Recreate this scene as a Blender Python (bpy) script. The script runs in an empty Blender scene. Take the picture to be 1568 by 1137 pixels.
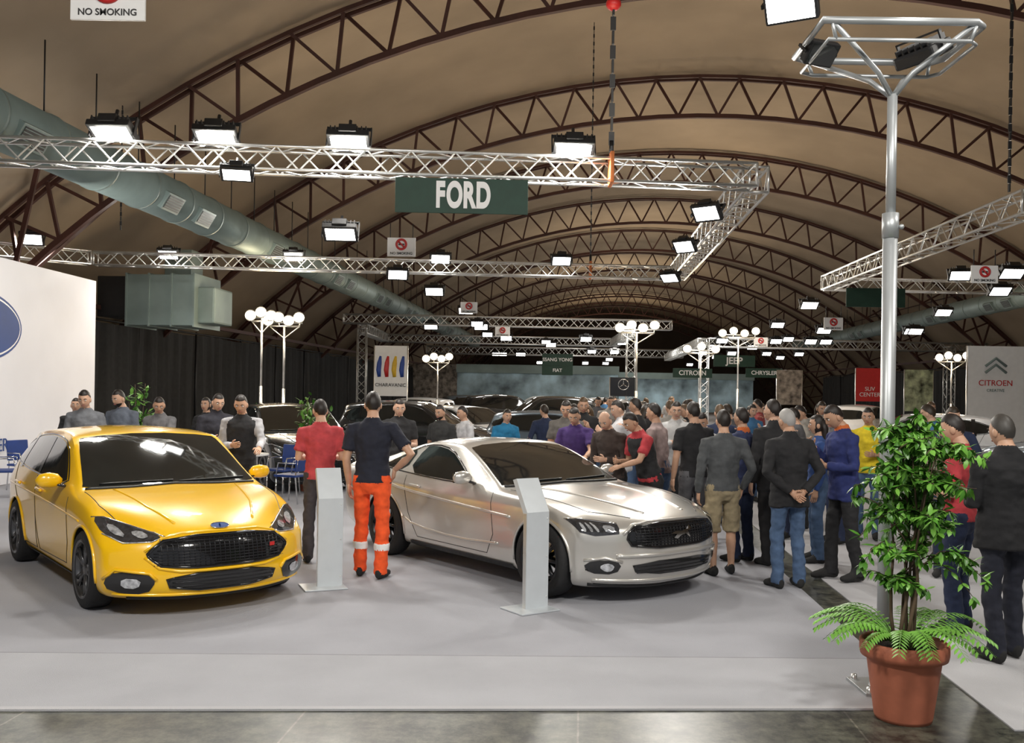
import bpy, bmesh, math, random
from mathutils import Vector, Matrix, noise as mnoise
from mathutils.bvhtree import BVHTree
random.seed(7)
SC=bpy.context.scene; COL=SC.collection
V3=Vector
SC.view_settings.view_transform='Standard'
# ------------------------------------------------------------ materials
def mat(name,col,rough=.5,metal=0,coat=0,noise=0,nscale=8,bump=0,bscale=60,emit=0,flake=0):
    m=bpy.data.materials.new(name); m.use_nodes=True
    nt=m.node_tree; p=nt.nodes['Principled BSDF']
    p.inputs['Base Color'].default_value=(*col,1)
    p.inputs['Roughness'].default_value=rough
    p.inputs['Metallic'].default_value=metal
    p.inputs['Coat Weight'].default_value=coat
    p.inputs['Coat Roughness'].default_value=.04
    if emit:
        p.inputs['Emission Color'].default_value=(*col,1)
        p.inputs['Emission Strength'].default_value=emit
    if noise or bump:
        tc=nt.nodes.new('ShaderNodeTexCoord')
    if noise:
        n=nt.nodes.new('ShaderNodeTexNoise'); n.inputs['Scale'].default_value=nscale; n.inputs['Detail'].default_value=5
        nt.links.new(tc.outputs['Object'],n.inputs['Vector'])
        r=nt.nodes.new('ShaderNodeValToRGB')
        r.color_ramp.elements[0].position=.3; r.color_ramp.elements[1].position=.7
        r.color_ramp.elements[0].color=(*[c*(1-noise) for c in col],1)
        r.color_ramp.elements[1].color=(*[min(1,c*(1+noise)) for c in col],1)
        nt.links.new(n.outputs['Fac'],r.inputs['Fac']); nt.links.new(r.outputs['Color'],p.inputs['Base Color'])
    if bump:
        n2=nt.nodes.new('ShaderNodeTexNoise'); n2.inputs['Scale'].default_value=bscale; n2.inputs['Detail'].default_value=3
        nt.links.new(tc.outputs['Object'],n2.inputs['Vector'])
        b=nt.nodes.new('ShaderNodeBump'); b.inputs['Strength'].default_value=bump; b.inputs['Distance'].default_value=.02
        nt.links.new(n2.outputs['Fac'],b.inputs['Height']); nt.links.new(b.outputs['Normal'],p.inputs['Normal'])
    return m
_cl={}
def cloth(c):
    c=tuple(c)
    if c not in _cl: _cl[c]=mat('cloth_%d'%len(_cl),c,.9,noise=.18,nscale=14,bump=.45,bscale=12)
    return _cl[c]
def skinm(c):
    c=('s',)+tuple(c)
    if c not in _cl: _cl[c]=mat('skin_%d'%len(_cl),c[1:],.5,noise=.08,nscale=20)
    return _cl[c]
M_alu=mat('truss_aluminium',(.78,.78,.76),.32,.85,noise=.06)
M_steel=mat('arch_steel_brown',(.060,.020,.013),.6,.1,noise=.25,nscale=2)
M_black=mat('black_plastic',(.012,.012,.013),.45,noise=.1)
M_gblack=mat('gloss_black',(.008,.008,.009),.12,coat=.6,noise=.1)
M_rubber=mat('tyre_rubber',(.015,.015,.016),.75,bump=.2,bscale=40)
M_glass=mat('car_glass_dark',(.010,.012,.012),.05,coat=.6,noise=.3,nscale=3)
M_rim=mat('rim_dark',(.13,.13,.135),.3,.8,noise=.1)
M_rimb=mat('rim_black',(.03,.03,.033),.3,.6,noise=.1)
M_chrome=mat('chrome',(.8,.8,.8),.12,1,noise=.03)
M_lamp=mat('headlamp_lens',(.6,.62,.65),.08,.5,coat=1,noise=.5,nscale=25)
M_lampd=mat('headlamp_dark',(.05,.05,.055),.08,.3,coat=1,noise=.4,nscale=25)
M_white=mat('white_painted',(.8,.8,.79),.45,noise=.03)
M_red=mat('signal_red',(.5,.02,.02),.4,noise=.05)
M_led=mat('led_panel',(1,.98,.93),.5,emit=12)
M_bulb=mat('warm_bulb',(1,.86,.62),.5,emit=14)
M_green=mat('sign_green',(.010,.045,.028),.6,noise=.12)
M_duct=mat('duct_grey',(.20,.26,.25),.5,.3,noise=.12,nscale=1.5)
M_curtain=mat('curtain_black',(.022,.022,.022),.85,noise=.2)
# ------------------------------------------------------------ mesh builder
class MB:
    def __init__(s): s.V=[];s.F=[];s.M=[];s.S=[];s.mats=[]
    def mi(s,m):
        if m not in s.mats: s.mats.append(m)
        return s.mats.index(m)
    def add(s,vs,fs,m,smooth=True,T=None):
        o=len(s.V)
        for v in vs:
            v=V3(v)
            s.V.append(T@v if T is not None else v)
        k=s.mi(m)
        for f in fs:
            s.F.append(tuple(i+o for i in f)); s.M.append(k); s.S.append(smooth)
    def box(s,c,size,m,T=None,bev=0,rz=0):
        bm=bmesh.new(); bmesh.ops.create_cube(bm,size=1)
        bmesh.ops.scale(bm,vec=size,verts=bm.verts)
        if bev: bmesh.ops.bevel(bm,geom=list(bm.edges),offset=bev,segments=2,affect='EDGES',profile=.6)
        X=Matrix.Translation(c)@Matrix.Rotation(rz,4,'Z')
        if T is not None: X=T@X
        bm.verts.index_update()
        s.add([v.co for v in bm.verts],[[v.index for v in f.verts] for f in bm.faces],m,False,X); bm.free()
    def tube(s,pts,rad,m,seg=8,cap=True,ref=None,closed=False,T=None,smooth=True):
        pts=[V3(p) for p in pts]; n=len(pts)
        if not isinstance(rad,(list,tuple)): rad=[rad]*n
        vs=[];u=None
        for i,p in enumerate(pts):
            a=pts[i-1] if (i>0 or closed) else p
            b=pts[(i+1)%n] if (i<n-1 or closed) else p
            d=(b-a)
            if d.length<1e-9: d=V3((0,0,1))
            d.normalize()
            if ref is not None: u=V3(ref)
            elif u is None:
                u=V3((1,0,0)) if abs(d.x)<.8 else V3((0,1,0))
            u=(u-d*u.dot(d)); u.normalize(); w=d.cross(u)
            r=rad[i]; ra,rb=(r if isinstance(r,tuple) else (r,r))
            for k in range(seg):
                t=2*math.pi*(k+.5)/seg
                vs.append(p+u*(ra*math.cos(t))+w*(rb*math.sin(t)))
        fs=[]
        for i in range(n if closed else n-1):
            j=(i+1)%n
            for k in range(seg):
                l=(k+1)%seg
                fs.append((i*seg+k,i*seg+l,j*seg+l,j*seg+k))
        if cap and not closed:
            fs.append(tuple(range(seg))[::-1]); fs.append(tuple((n-1)*seg+k for k in range(seg)))
        s.add(vs,fs,m,smooth,T)
    def lathe(s,prof,m,seg=32,T=None,smooth=True):
        n=len(prof); vs=[];fs=[]
        for r,z in prof:
            for k in range(seg):
                t=2*math.pi*k/seg; vs.append((r*math.cos(t),r*math.sin(t),z))
        for i in range(n-1):
            fs+=[(i*seg+k,i*seg+(k+1)%seg,(i+1)*seg+(k+1)%seg,(i+1)*seg+k) for k in range(seg)]
        s.add(vs,fs,m,smooth,T)
    def ball(s,c,r,m,seg=12,T=None,hn=None):
        if not isinstance(r,(tuple,list)): r=(r,r,r)
        hn=hn or max(4,seg//2); vs=[];fs=[]
        for i in range(hn+1):
            a=math.pi*i/hn
            for k in range(seg):
                t=2*math.pi*k/seg
                vs.append((c[0]+r[0]*math.sin(a)*math.cos(t),c[1]+r[1]*math.sin(a)*math.sin(t),c[2]+r[2]*math.cos(a)))
        for i in range(hn):
            for k in range(seg):
                fs.append((i*seg+k,(i+1)*seg+k,(i+1)*seg+(k+1)%seg,i*seg+(k+1)%seg))
        s.add(vs,fs,m,True,T)
    def obj(s,name,parent=None,weld=False):
        me=bpy.data.meshes.new(name)
        me.from_pydata([tuple(v) for v in s.V],[],s.F)
        for m in s.mats: me.materials.append(m)
        me.polygons.foreach_set('material_index',s.M); me.polygons.foreach_set('use_smooth',s.S)
        me.update()
        if weld:
            bm=bmesh.new(); bm.from_mesh(me); bmesh.ops.remove_doubles(bm,verts=bm.verts,dist=1e-5)
            bmesh.ops.recalc_face_normals(bm,faces=bm.faces); bm.to_mesh(me); bm.free()
        ob=bpy.data.objects.new(name,me); COL.objects.link(ob)
        if parent: ob.parent=parent
        return ob
def evalmesh(ob):
    dg=bpy.context.evaluated_depsgraph_get(); dg.update()
    return bpy.data.meshes.new_from_object(ob.evaluated_get(dg),depsgraph=dg)
def empty(name,loc=(0,0,0),rz=0):
    e=bpy.data.objects.new(name,None); e.location=loc; e.rotation_euler=(0,0,rz); COL.objects.link(e); return e
def text(body,size,m,name,parent,loc,rot,ext=.004,off=0,sx=1):
    c=bpy.data.curves.new(name,'FONT'); c.body=body; c.size=size; c.extrude=ext; c.offset=off
    c.align_x='CENTER'; c.align_y='CENTER'; c.materials.append(m)
    o=bpy.data.objects.new(name,c); COL.objects.link(o); o.parent=parent; o.location=loc; o.rotation_euler=rot; o.scale=(sx,1,1)
    return o
# ------------------------------------------------------------ camera
cam=bpy.data.cameras.new('camera'); camo=bpy.data.objects.new('camera',cam); COL.objects.link(camo)
cam.sensor_width=36; cam.lens=33.3; cam.shift_y=.0191; cam.clip_end=400
camo.matrix_world=Matrix.Translation((0,0,1.9))@Matrix.Rotation(math.pi/2,4,'X')@Matrix.Rotation(.0157,4,'Z')
SC.camera=camo
HA=-.0751
def hc(hx,hy,z=0):
    c,s=math.cos(HA),math.sin(HA); return V3((hx*c-hy*s,hx*s+hy*c,z))
# ------------------------------------------------------------ hall shell
def build_hall():
    cx,R,zc=3.17,23.5,-12.5; A=math.acos(12.3/23.5)
    m=bpy.data.materials.new('polished_stone_floor'); m.use_nodes=True; nt=m.node_tree; p=nt.nodes['Principled BSDF']
    tc=nt.nodes.new('ShaderNodeTexCoord'); br=nt.nodes.new('ShaderNodeTexBrick'); br.offset=0
    br.inputs['Scale'].default_value=1; br.inputs['Brick Width'].default_value=1.6; br.inputs['Row Height'].default_value=1.6
    br.inputs['Mortar Size'].default_value=.006; br.inputs['Color1'].default_value=(.040,.044,.038,1); br.inputs['Color2'].default_value=(.050,.054,.048,1); br.inputs['Mortar'].default_value=(.10,.10,.09,1)
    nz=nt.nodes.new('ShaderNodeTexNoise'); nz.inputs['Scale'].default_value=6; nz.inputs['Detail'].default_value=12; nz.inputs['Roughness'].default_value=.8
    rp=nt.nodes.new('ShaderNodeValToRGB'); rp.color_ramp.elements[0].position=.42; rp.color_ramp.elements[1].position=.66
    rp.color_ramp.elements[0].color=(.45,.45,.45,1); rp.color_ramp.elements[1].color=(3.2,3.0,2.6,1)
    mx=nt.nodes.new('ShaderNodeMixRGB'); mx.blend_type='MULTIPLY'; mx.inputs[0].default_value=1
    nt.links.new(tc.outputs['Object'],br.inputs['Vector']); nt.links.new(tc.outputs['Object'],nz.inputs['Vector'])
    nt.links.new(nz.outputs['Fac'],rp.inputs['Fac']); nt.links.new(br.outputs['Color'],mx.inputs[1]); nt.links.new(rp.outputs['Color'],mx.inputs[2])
    nt.links.new(mx.outputs[0],p.inputs['Base Color']); p.inputs['Roughness'].default_value=.34
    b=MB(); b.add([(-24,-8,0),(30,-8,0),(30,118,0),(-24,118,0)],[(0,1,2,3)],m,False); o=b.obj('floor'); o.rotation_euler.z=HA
    mc=mat('carpet_grey',(.36,.365,.40),.95,noise=.07,nscale=1.2,bump=.3,bscale=150)
    mc2=mat('carpet_seam',(.30,.30,.32),.95,noise=.05)
    mc3=mat('carpet_light',(.46,.46,.48),.95,noise=.05,nscale=1.5,bump=.3,bscale=150)
    mc4=mat('carpet_runner',(.40,.405,.435),.95,noise=.06,nscale=1.6,bump=.3,bscale=150)
    b=MB()
    def slab(b,pts,z,m):
        n=len(pts); vs=[(x,y,0.001) for x,y in pts]+[(x,y,z) for x,y in pts]
        b.add(vs,[tuple(range(n,2*n))]+[(i,(i+1)%n,n+(i+1)%n,n+i) for i in range(n)],m,False)
    q=hc(2.15,24.0)
    fr=lambda x:5.68+.05*x
    f2=lambda x:6.75+.03*x
    slab(b,[(-11,f2(-11)),(2.68,f2(2.68)),(q.x,q.y),(-11,24)],.012,mc)
    slab(b,[(-11,fr(-11)),(2.6,fr(2.6)),(2.68,f2(2.68)),(-11,f2(-11))],.0125,mc4)
    slab(b,[(-11,fr(-11)-.05),(2.6,fr(2.6)-.05),(2.6,fr(2.6)+.0),(-11,fr(-11)+.0)],.0135,mc3)
    slab(b,[(-11,f2(-11)),(2.68,f2(2.68)),(2.68,f2(2.68)+.015),(-11,f2(-11)+.015)],.0135,mc2)
    b.obj('carpet')
    b=MB(); a=hc(2.49,5.62); c=hc(2.49,110); slab(b,[(a.x,a.y),(16,a.y+.2),(24,100),(c.x,c.y)],.010,mc3); b.obj('carpet')
    b=MB(); a=hc(1.9,27); c=hc(1.9,100); slab(b,[(-10,27),(a.x,a.y),(c.x,c.y),(-10,100)],.010,mc3); b.obj('carpet')
    mf=mat('tent_fabric',(.34,.268,.19),.85,noise=.18,nscale=.35,bump=.15,bscale=.8)
    ys=[19+8.6*i for i in range(-3,12)]
    NA=60; rows=[]
    for i in range(len(ys)-1):
        for t in range(6):
            rows.append((ys[i]+(ys[i+1]-ys[i])*t/6,R+.12+.30*math.sin(math.pi*t/6)))
    rows.append((ys[-1],R+.12))
    vs=[];fs=[]
    for y,r in rows:
        for k in range(NA+1):
            a=-A+2*A*k/NA; vs.append((cx+r*math.sin(a),y,max(.0,zc+r*math.cos(a))))
    for i in range(len(rows)-1):
        for k in range(NA):
            o=i*(NA+1)+k; fs.append((o,o+NA+1,o+NA+2,o+1))
    b=MB(); b.add(vs,fs,mf); o=b.obj('ceiling'); o.rotation_euler.z=HA
    first=None
    b=MB(); n=40; r2=R-1.1
    def pt(r,a,y=0): return (cx+r*math.sin(a),y,zc+r*math.cos(a))
    A2=A-.01
    for dy in (-.14,.14):
        b.tube([pt(R,-A2+2*A2*k/n,dy) for k in range(n+1)],.06,M_steel,4,smooth=False)
    b.tube([pt(r2,-A2+.02+2*(A2-.02)*k/n) for k in range(n+1)],.085,M_steel,4,smooth=False)
    for k in range(n):
        a0=-A2+2*A2*k/n; am=a0+A2/n
        sg=.12 if k%2 else -.12
        b.tube([pt(R,a0,sg),pt(r2,am)],.048,M_steel,4,smooth=False)
        b.tube([pt(r2,am),pt(R,a0+2*A2/n,sg)],.048,M_steel,4,smooth=False)
    for y in ys[1:]:
        if first is None:
            first=b.obj('roof_arch_truss'); ob=first
        else:
            ob=bpy.data.objects.new('roof_arch_truss',first.data); COL.objects.link(ob)
        ob.rotation_euler.z=HA; ob.location=hc(0,y)
    b=MB()
    for a in (-.62,.62):
        x,_,z=pt(R-.1,a); b.tube([(x,ys[0],z),(x,ys[-1],z)],.035,M_steel,4,smooth=False)
    for a in (-.75,.75):
        x,_,z=pt(r2-.1,a); b.tube([(x,ys[0],z),(x,ys[-1],z)],.08,M_steel,4,smooth=False)
        for y in ys:
            for d in (-2,2):
                x2,_,z2=pt(R-.1,a*.8); b.tube([(x,y,z),(x2,y+d,z2)],.06,M_steel,4,smooth=False)
    o=b.obj('roof_purlins'); o.rotation_euler.z=HA
    b=MB(); mw=mat('end_wall_brown',(.12,.09,.07),.8,noise=.15,nscale=.5)
    vs=[pt(R+.5,-A-.05+2*(A+.05)*k/40,113.4) for k in range(41)]
    b.add(vs,[tuple(range(41))],mw,False); o=b.obj('wall_back'); o.rotation_euler.z=HA
    def curtain(name,hx,y0,y1,h):
        b=MB(); n=int((y1-y0)/.12); vs=[];fs=[]
        for i in range(n+1):
            y=y0+(y1-y0)*i/n; dx=.07*math.sin(y*7.3)+.04*math.sin(y*17)+.05*math.sin(y*2.1)
            sag=.08*abs(math.sin(y*.7))
            vs+=[(hx+dx*1.3,y,.01),(hx+dx,y,h*.5),(hx+dx*.5,y,h-sag)]
        for i in range(n):
            for k in range(2): fs.append((i*3+k,i*3+3+k,i*3+4+k,i*3+1+k))
        b.add(vs,fs,M_curtain)
        yy=y0
        while yy<=y1:
            b.tube([(hx,yy,0),(hx,yy,h+.05)],.03,M_black,6); yy+=4
        b.tube([(hx,y0,h),(hx,y1,h)],.03,M_black,6)
        o=b.obj(name); o.rotation_euler.z=HA
    curtain('curtain',-12.6,14,75,3.6); curtain('curtain',18.5,14,75,3.4)
    def duct(hx,y0,y1,z,r):
        b=MB(); b.tube([(hx,y0,z),(hx,y1,z)],r,M_duct,28)
        y=y0+1
        while y<y1:
            b.tube([(hx,y-.03,z),(hx,y+.03,z)],r+.018,M_duct,28)
            if int(y)%2==0:
                sg=1 if hx<3 else -1
                T=Matrix.Translation((hx+sg*(r+.02)*.85,y+.6,z-r*.5))@Matrix.Rotation(sg*.55,4,'Y')
                b.box((0,0,0),(.10,.7,.34),M_duct,T,.01)
                b.box((sg*.052,0,0),(.01,.6,.26),M_black,T)
                for q in range(5): b.box((sg*.06,0,-.1+q*.05),(.012,.6,.012),M_duct,T)
            b.tube([(hx,y,z+r),(hx,y,z+r+1.1)],.012,M_black,6)
            y+=1.5
        o=b.obj('air_duct'); o.rotation_euler.z=HA
    duct(-8.05,8,70,5.5,.40); duct(15.4,8,70,5.5,.38)
    b=MB()
    T=Matrix.Translation((-8.6,24,4.0))@Matrix.Rotation(HA,4,'Z')
    b.box((0,0,0),(1.7,1.6,1.25),M_duct,T,.02); b.box((-1.25,0,.1),(.9,1.2,1.0),M_black,T,.02)
    for q in range(4): b.box((-.85+q*.57,0,0),(.04,1.66,1.31),M_duct,T)
    b.box((.25,0,.9),(.7,.7,.8),M_duct,T,.02)
    b.box((1.05,0,-.1),(.5,1.2,.9),M_duct,T,.05)
    b.obj('ventilation_unit')
build_hall()
# ------------------------------------------------------------ silver box truss
def truss(a,b_,w=.29,name='lighting_truss',r=.022):
    a=V3(a);b_=V3(b_); L=(b_-a).length; d=(b_-a).normalized()
    up=V3((0,0,1)) if abs(d.z)<.9 else V3((0,1,0))
    u=d.cross(up).normalized(); v=u.cross(d)
    B=MB(); h=w/2
    C=[(-h,-h),(h,-h),(h,h),(-h,h)]
    for x,y in C: B.tube([a+u*x+v*y,b_+u*x+v*y],r,M_alu,6)
    n=max(2,int(L/(w*.95))); n+=n%2
    for f in range(4):
        x0,y0=C[f];x1,y1=C[(f+1)%4]
        for i in range(n):
            p=a+d*(L*i/n);q=a+d*(L*(i+1)/n)
            s,e=((x0,y0),(x1,y1)) if i%2 else ((x1,y1),(x0,y0))
            B.tube([p+u*s[0]+v*s[1],q+u*e[0]+v*e[1]],r*.55,M_alu,5,cap=False)
    for t in (0,L):
        p=a+d*t
        for f in range(4):
            x0,y0=C[f];x1,y1=C[(f+1)%4]; B.tube([p+u*x0+v*y0,p+u*x1+v*y1],r*.9,M_alu,6)
    return B.obj(name)
ZT=4.74
truss((-8.5,11.45,ZT),(3.1,12.35,ZT))
truss((3.17,12.5,ZT),(3.85,22.3,ZT),.33)
truss((-9.45,21.4,ZT),(3.8,22.4,ZT))
truss((-9.55,21.3,ZT),(-13,18.6,ZT))
truss((7.45,13.6,ZT),(7.9,23.8,ZT),.33)
truss((7.6,13.5,ZT),(14,13.9,ZT))
truss((7.9,24,ZT),(15,24.4,ZT))
truss((-7,52,4.7),(5.5,53,4.7),.4,r=.04)
truss((-7,44,4.7),(-7,52,4.7),.4,r=.04)
truss((5.5,44,4.7),(5.7,53,4.7),.4,r=.04)
truss((-6.8,38,4.7),(6.5,39,4.7),.36,r=.03)
truss((9.5,46,4.4),(24,47,4.4),.4,r=.04)
truss((-6,66,4.7),(12,67,4.7),.5,r=.05)
truss((9.2,46,4.4),(10.8,66,4.4),.4,r=.03)
truss((-7,44,0),(-7,44,4.7),.4,r=.03,name='truss_tower')
truss((5.5,44,0),(5.5,44,4.7),.4,r=.03,name='truss_tower')
truss((9.3,46,0),(9.3,46,4.4),.4,r=.03,name='truss_tower')
truss((21.5,46.6,0),(21.5,46.6,4.4),.4,r=.03,name='truss_tower')
M_orange=mat('sling_orange',(.5,.14,.03),.7,noise=.1)
def chain(x,y,z0,z1,sling=True,thick=1.0,ring=None):
    b=MB(); n=int((z1-z0)/(.09*thick))
    for i in range(n):
        z=z0+(z1-z0)*(i+.5)/n
        b.box((x,y,z),(.035*thick,.014*thick,.085*thick) if i%2 else (.014*thick,.035*thick,.085*thick),M_black)
    if sling:
        b.box((x,y,z0-.12),(.05,.34,.40),M_orange,None,.01)
        b.tube([(x,y,z0+.05),(x,y,z0+.25)],.03,M_black,8)
    if ring:
        b.ball((x,y,ring),(.10,.10,.09),M_red,14)
    b.obj('hoist_chain')
chain(1.23,12.2,ZT+.15,11.0,True,2.0,6.90); chain(1.80,22.3,ZT+.15,10.6); chain(-7.9,19,5,7.5,False); chain(7.3,14.0,4.95,9,False,1.4)
# ------------------------------------------------------------ flood lights
LM=1.32
def area(loc,target,power,size,col=(1,.96,.89)):
    l=bpy.data.lights.new('lamp_or_fill_light','AREA'); l.energy=power*LM; l.shape='RECTANGLE'; l.size=size; l.size_y=size*.6; l.color=col
    o=bpy.data.objects.new('lamp_or_fill_light',l); COL.objects.link(o); o.location=loc
    d=(V3(target)-V3(loc)); o.rotation_euler=d.to_track_quat('-Z','Y').to_euler()
    return o
fb=MB()
fb.box((0,0,.05),(.48,.32,.08),M_black,None,.012)
for q in range(9): fb.box((-.2+q*.05,0,.12),(.012,.28,.07),M_black)
fb.add([(-.20,-.12,.008),(.20,-.12,.008),(.20,.12,.008),(-.20,.12,.008)],[(3,2,1,0)],M_led,False)
for x in (-.25,.25): fb.box((x,0,.10),(.014,.05,.26),M_black)
fb.box((0,0,.22),(.51,.05,.014),M_black); fb.tube([(0,0,.2),(0,0,.34)],.02,M_black,8)
fb.box((0,.17,.09),(.20,.05,.10),M_black,None,.008)
FL=[None]
def flood(loc,target,s=1.0,power=0):
    loc=V3(loc); d=(V3(target)-loc).normalized()
    if FL[0] is None: o=fb.obj('led_flood_light'); FL[0]=o.data
    else: o=bpy.data.objects.new('led_flood_light',FL[0]); COL.objects.link(o)
    o.matrix_world=Matrix.Translation(loc)@d.to_track_quat('-Z','Y').to_matrix().to_4x4()@Matrix.Scale(s,4)
    if power: area(loc+d*.06,target,power,.4*s)
fl=ZT+.22
P0=80
for x,y,tx in ((-4.95,11.6,-5),(-3.72,11.75,-3.6),(-2.10,11.9,-2),(.74,12.1,.8)):
    flood((x,y,fl),(tx,y-2.2,0),1.1,P0)
flood((-3.4,11.55,4.47),(-3,9.3,0),.8,0)
flood((-2.3,12.5,3.92),(-2.2,10.2,0),.95,35)
flood((2.6,12.9,4.35),(.3,10.0,1),.85,50); flood((2.95,16.5,4.45),(0.3,13.5,1),.85,35); flood((3.25,19.8,4.3),(1,17,0),.85,35)
for x in (-8.0,-5.1,-1.7,1.1): flood((x,21.9,fl-.05),(x+.3,18,0),1.0,65)
flood((-10.3,20.2,fl),(-9,16,1),1,40)
flood((-2.6,21.2,4.45),(-2,17,0),1.0)
for i,(hx,y) in enumerate(((-4,25),(-3.9,31),(-4.2,37),(-4.5,44),(-2,50),(2,50),(6.5,28),(7.2,36),(9.5,45),(11,30),(8.9,20.5),(10.1,23.9))):
    p=hc(hx,y); flood((p.x,p.y,4.5),(p.x,p.y-3.5,0),1.1,60 if i%2==0 else 0)
flood((9.9,21,4.6),(9,17,0),1)
random.seed(3)
for i in range(34):
    p=hc(random.choice([-6,-4,-2,0,2,7,9,11,13])+random.uniform(-.5,.5),random.choice([38,46,52,60,66,74,84])); flood((p.x,p.y,4.45),(p.x,p.y-3.5,0),1.25)
# ------------------------------------------------------------ lamp stands
def lamp_stand(x,y,h,n=4,power=60,sp=.9):
    b=MB()
    b.tube([(0,0,.02),(0,0,h*.55)],.04,M_alu,10); b.tube([(0,0,h*.55),(0,0,h)],.028,M_alu,10)
    for k in range(3):
        a=k*2.094+.3; b.tube([(0,0,.5),(.55*math.cos(a),.55*math.sin(a),.02)],.018,M_alu,6)
    b.tube([(-sp/2,0,h),(sp/2,0,h)],.025,M_alu,8); b.tube([(-sp/2,.3,h+.1),(sp/2,.3,h+.1)],.02,M_alu,8)
    for s in (-1,1): b.tube([(0,0,h-.3),(s*sp/2,0,h)],.015,M_alu,6)
    for k in range(n):
        px=-sp/2+sp*k/(n-1); T=Matrix.Translation((px,-.08,h+.16+(.05 if k%2 else -.03)))@Matrix.Rotation(math.pi/2,4,'X')
        b.lathe([(.02,-.13),(.08,-.10),(.13,.0),(.14,.02)],M_black,14,T)
        b.ball((0,0,.02),(.13,.115,.06),M_bulb,14,T)
        b.tube([(px,-.02,h),(px,-.02,h+.1)],.015,M_alu,6)
    o=b.obj('lamp_stand'); o.location=(x,y,0)
    if power:
        l=bpy.data.lights.new('stand_light','POINT'); l.energy=power*1.8; l.shadow_soft_size=.3; l.color=(1,.78,.52)
        lo=bpy.data.objects.new('stand_light',l); COL.objects.link(lo); lo.location=(x,y-.4,h+.25)
lamp_stand(-6.1,23,3.5,3,50,.5); lamp_stand(-5.6,23.2,3.4,4,50,.75)
lamp_stand(-2.6,33,2.85,4,40,.8)
lamp_stand(3.4,26,3.55,4,110,.95); lamp_stand(7.5,31.5,3.8,4,110,1.1); lamp_stand(6.0,30.2,3.2,3,60)
lamp_stand(14.6,31.5,3.1,4,60); 
# ------------------------------------------------------------ signs
def flat_sign(name,loc,w,h,m,rz=0,txt=None,tm=None,ts=.3,off=0,sx=1,hang=0,dx=0,dz=0):
    e=empty(name,loc,rz); b=MB(); b.box((0,0,0),(w,.03,h),m,None,.004)
    if hang:
        for s in (-1,1): b.tube([(s*w*.4,0,h/2),(s*w*.4,0,h/2+hang)],.008,M_black,6)
    b.obj('panel',e)
    if txt: text(txt,ts,tm,'lettering',e,(dx,-.02,dz),(math.pi/2,0,0),.003,off,sx)
    return e
M_wt=mat('letter_white',(.85,.85,.85),.5,noise=.02)
M_bk=mat('letter_black',(.02,.02,.02),.5,noise=.02)
e=flat_sign('hanging_sign',(-.66,11.72,4.30),1.64,.43,M_green,.03)
for i,ch in enumerate('FORD'):
    text(ch,.43,M_wt,'letter',e,(-.265+i*.177,-.02,-.005),(math.pi/2,0,0),.003,.020,.56)
def nosmoke(x,y,z,s=.5):
    e=flat_sign('no_smoking_sign',(x,y,z),s,s*.66,M_white,0,'NO SMOKING',M_bk,s*.125,.001,1,.25,dz=-s*.23)
    b=MB(); r=s*.17
    b.tube([(r*math.cos(t*.2618),-.025,s*.09+r*math.sin(t*.2618)) for t in range(24)],.022*s/.5,M_red,6,closed=True)
    b.tube([(-r*.7,-.025,s*.09+r*.7),(r*.7,-.025,s*.09-r*.7)],.016*s/.5,M_red,6)
    b.box((0,-.02,s*.09),(r*1.2,.01,.03*s/.5),M_bk)
    b.obj('symbol',e)
nosmoke(-2.0,16.8,4.42,.5); nosmoke(-1.1,23.5,3.95,.42); nosmoke(-.35,32,3.9,.5); nosmoke(7.4,14.9,3.85,.42); nosmoke(7.1,21,3.5,.42); nosmoke(8.9,34,3.8,.5)
nosmoke(-3.85,8.9,5.55,.70)
flat_sign('hanging_sign',(1.9,40,3.25),1.3,.5,M_green,0,'SSANG YONG',M_wt,.2,.004); flat_sign('hanging_sign',(1.9,40,2.8),1.3,.4,M_green,0,'FIAT',M_wt,.2,.004)
flat_sign('hanging_sign',(9.6,41,3.35),1.8,.5,M_green,0,'JEEP',M_wt,.4,.01); flat_sign('hanging_sign',(7.8,41,2.8),1.7,.4,M_green,0,'CITROEN',M_wt,.28,.005)
flat_sign('hanging_sign',(10.9,41,2.85),1.6,.4,M_green,0,'CHRYSLER',M_wt,.24,.005)
flat_sign('hanging_sign',(8.6,22.5,4.25),1.4,.45,M_green)
def banner(x,y,w,z0,z1,m,rz=0,txt=None,tm=None,ts=.3,extra=None,tz=None):
    e=empty('banner',(x,y,0),rz); b=MB()
    b.box((0,0,(z0+z1)/2),(w,.04,z1-z0),m,None,.005)
    for s in (-1,1): b.tube([(s*w/2,0,.0),(s*w/2,0,z1)],.025,M_alu,8); b.box((s*w/2,0,.015),(.3,.4,.03),M_black)
    if extra: extra(b)
    b.obj('panel',e)
    if txt: text(txt,ts,tm,'lettering',e,(0,-.03,tz if tz else z0+(z1-z0)*.22),(math.pi/2,0,0))
M_yel=mat('flag_yellow',(.7,.45,.03),.5,noise=.1); M_blu=mat('flag_blue',(.02,.06,.3),.5,noise=.1); M_banred=mat('banner_red',(.55,.03,.03),.5,noise=.05)
def flags(b):
    for i,m in enumerate((M_blu,M_red,M_yel,M_blu)):
        b.tube([(-.33+i*.22,-.03,2.25),(-.35+i*.22,-.03,2.45),(-.33+i*.22,-.03,2.65),(-.30+i*.22,-.03,2.85)],[(.05,.01),(.075,.01),(.07,.01),(.03,.01)],m,8,ref=(1,0,0))
banner(-3.5,27.3,.95,1.7,3.15,M_white,0,'CHARAVANIC',M_bk,.14,flags)
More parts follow.
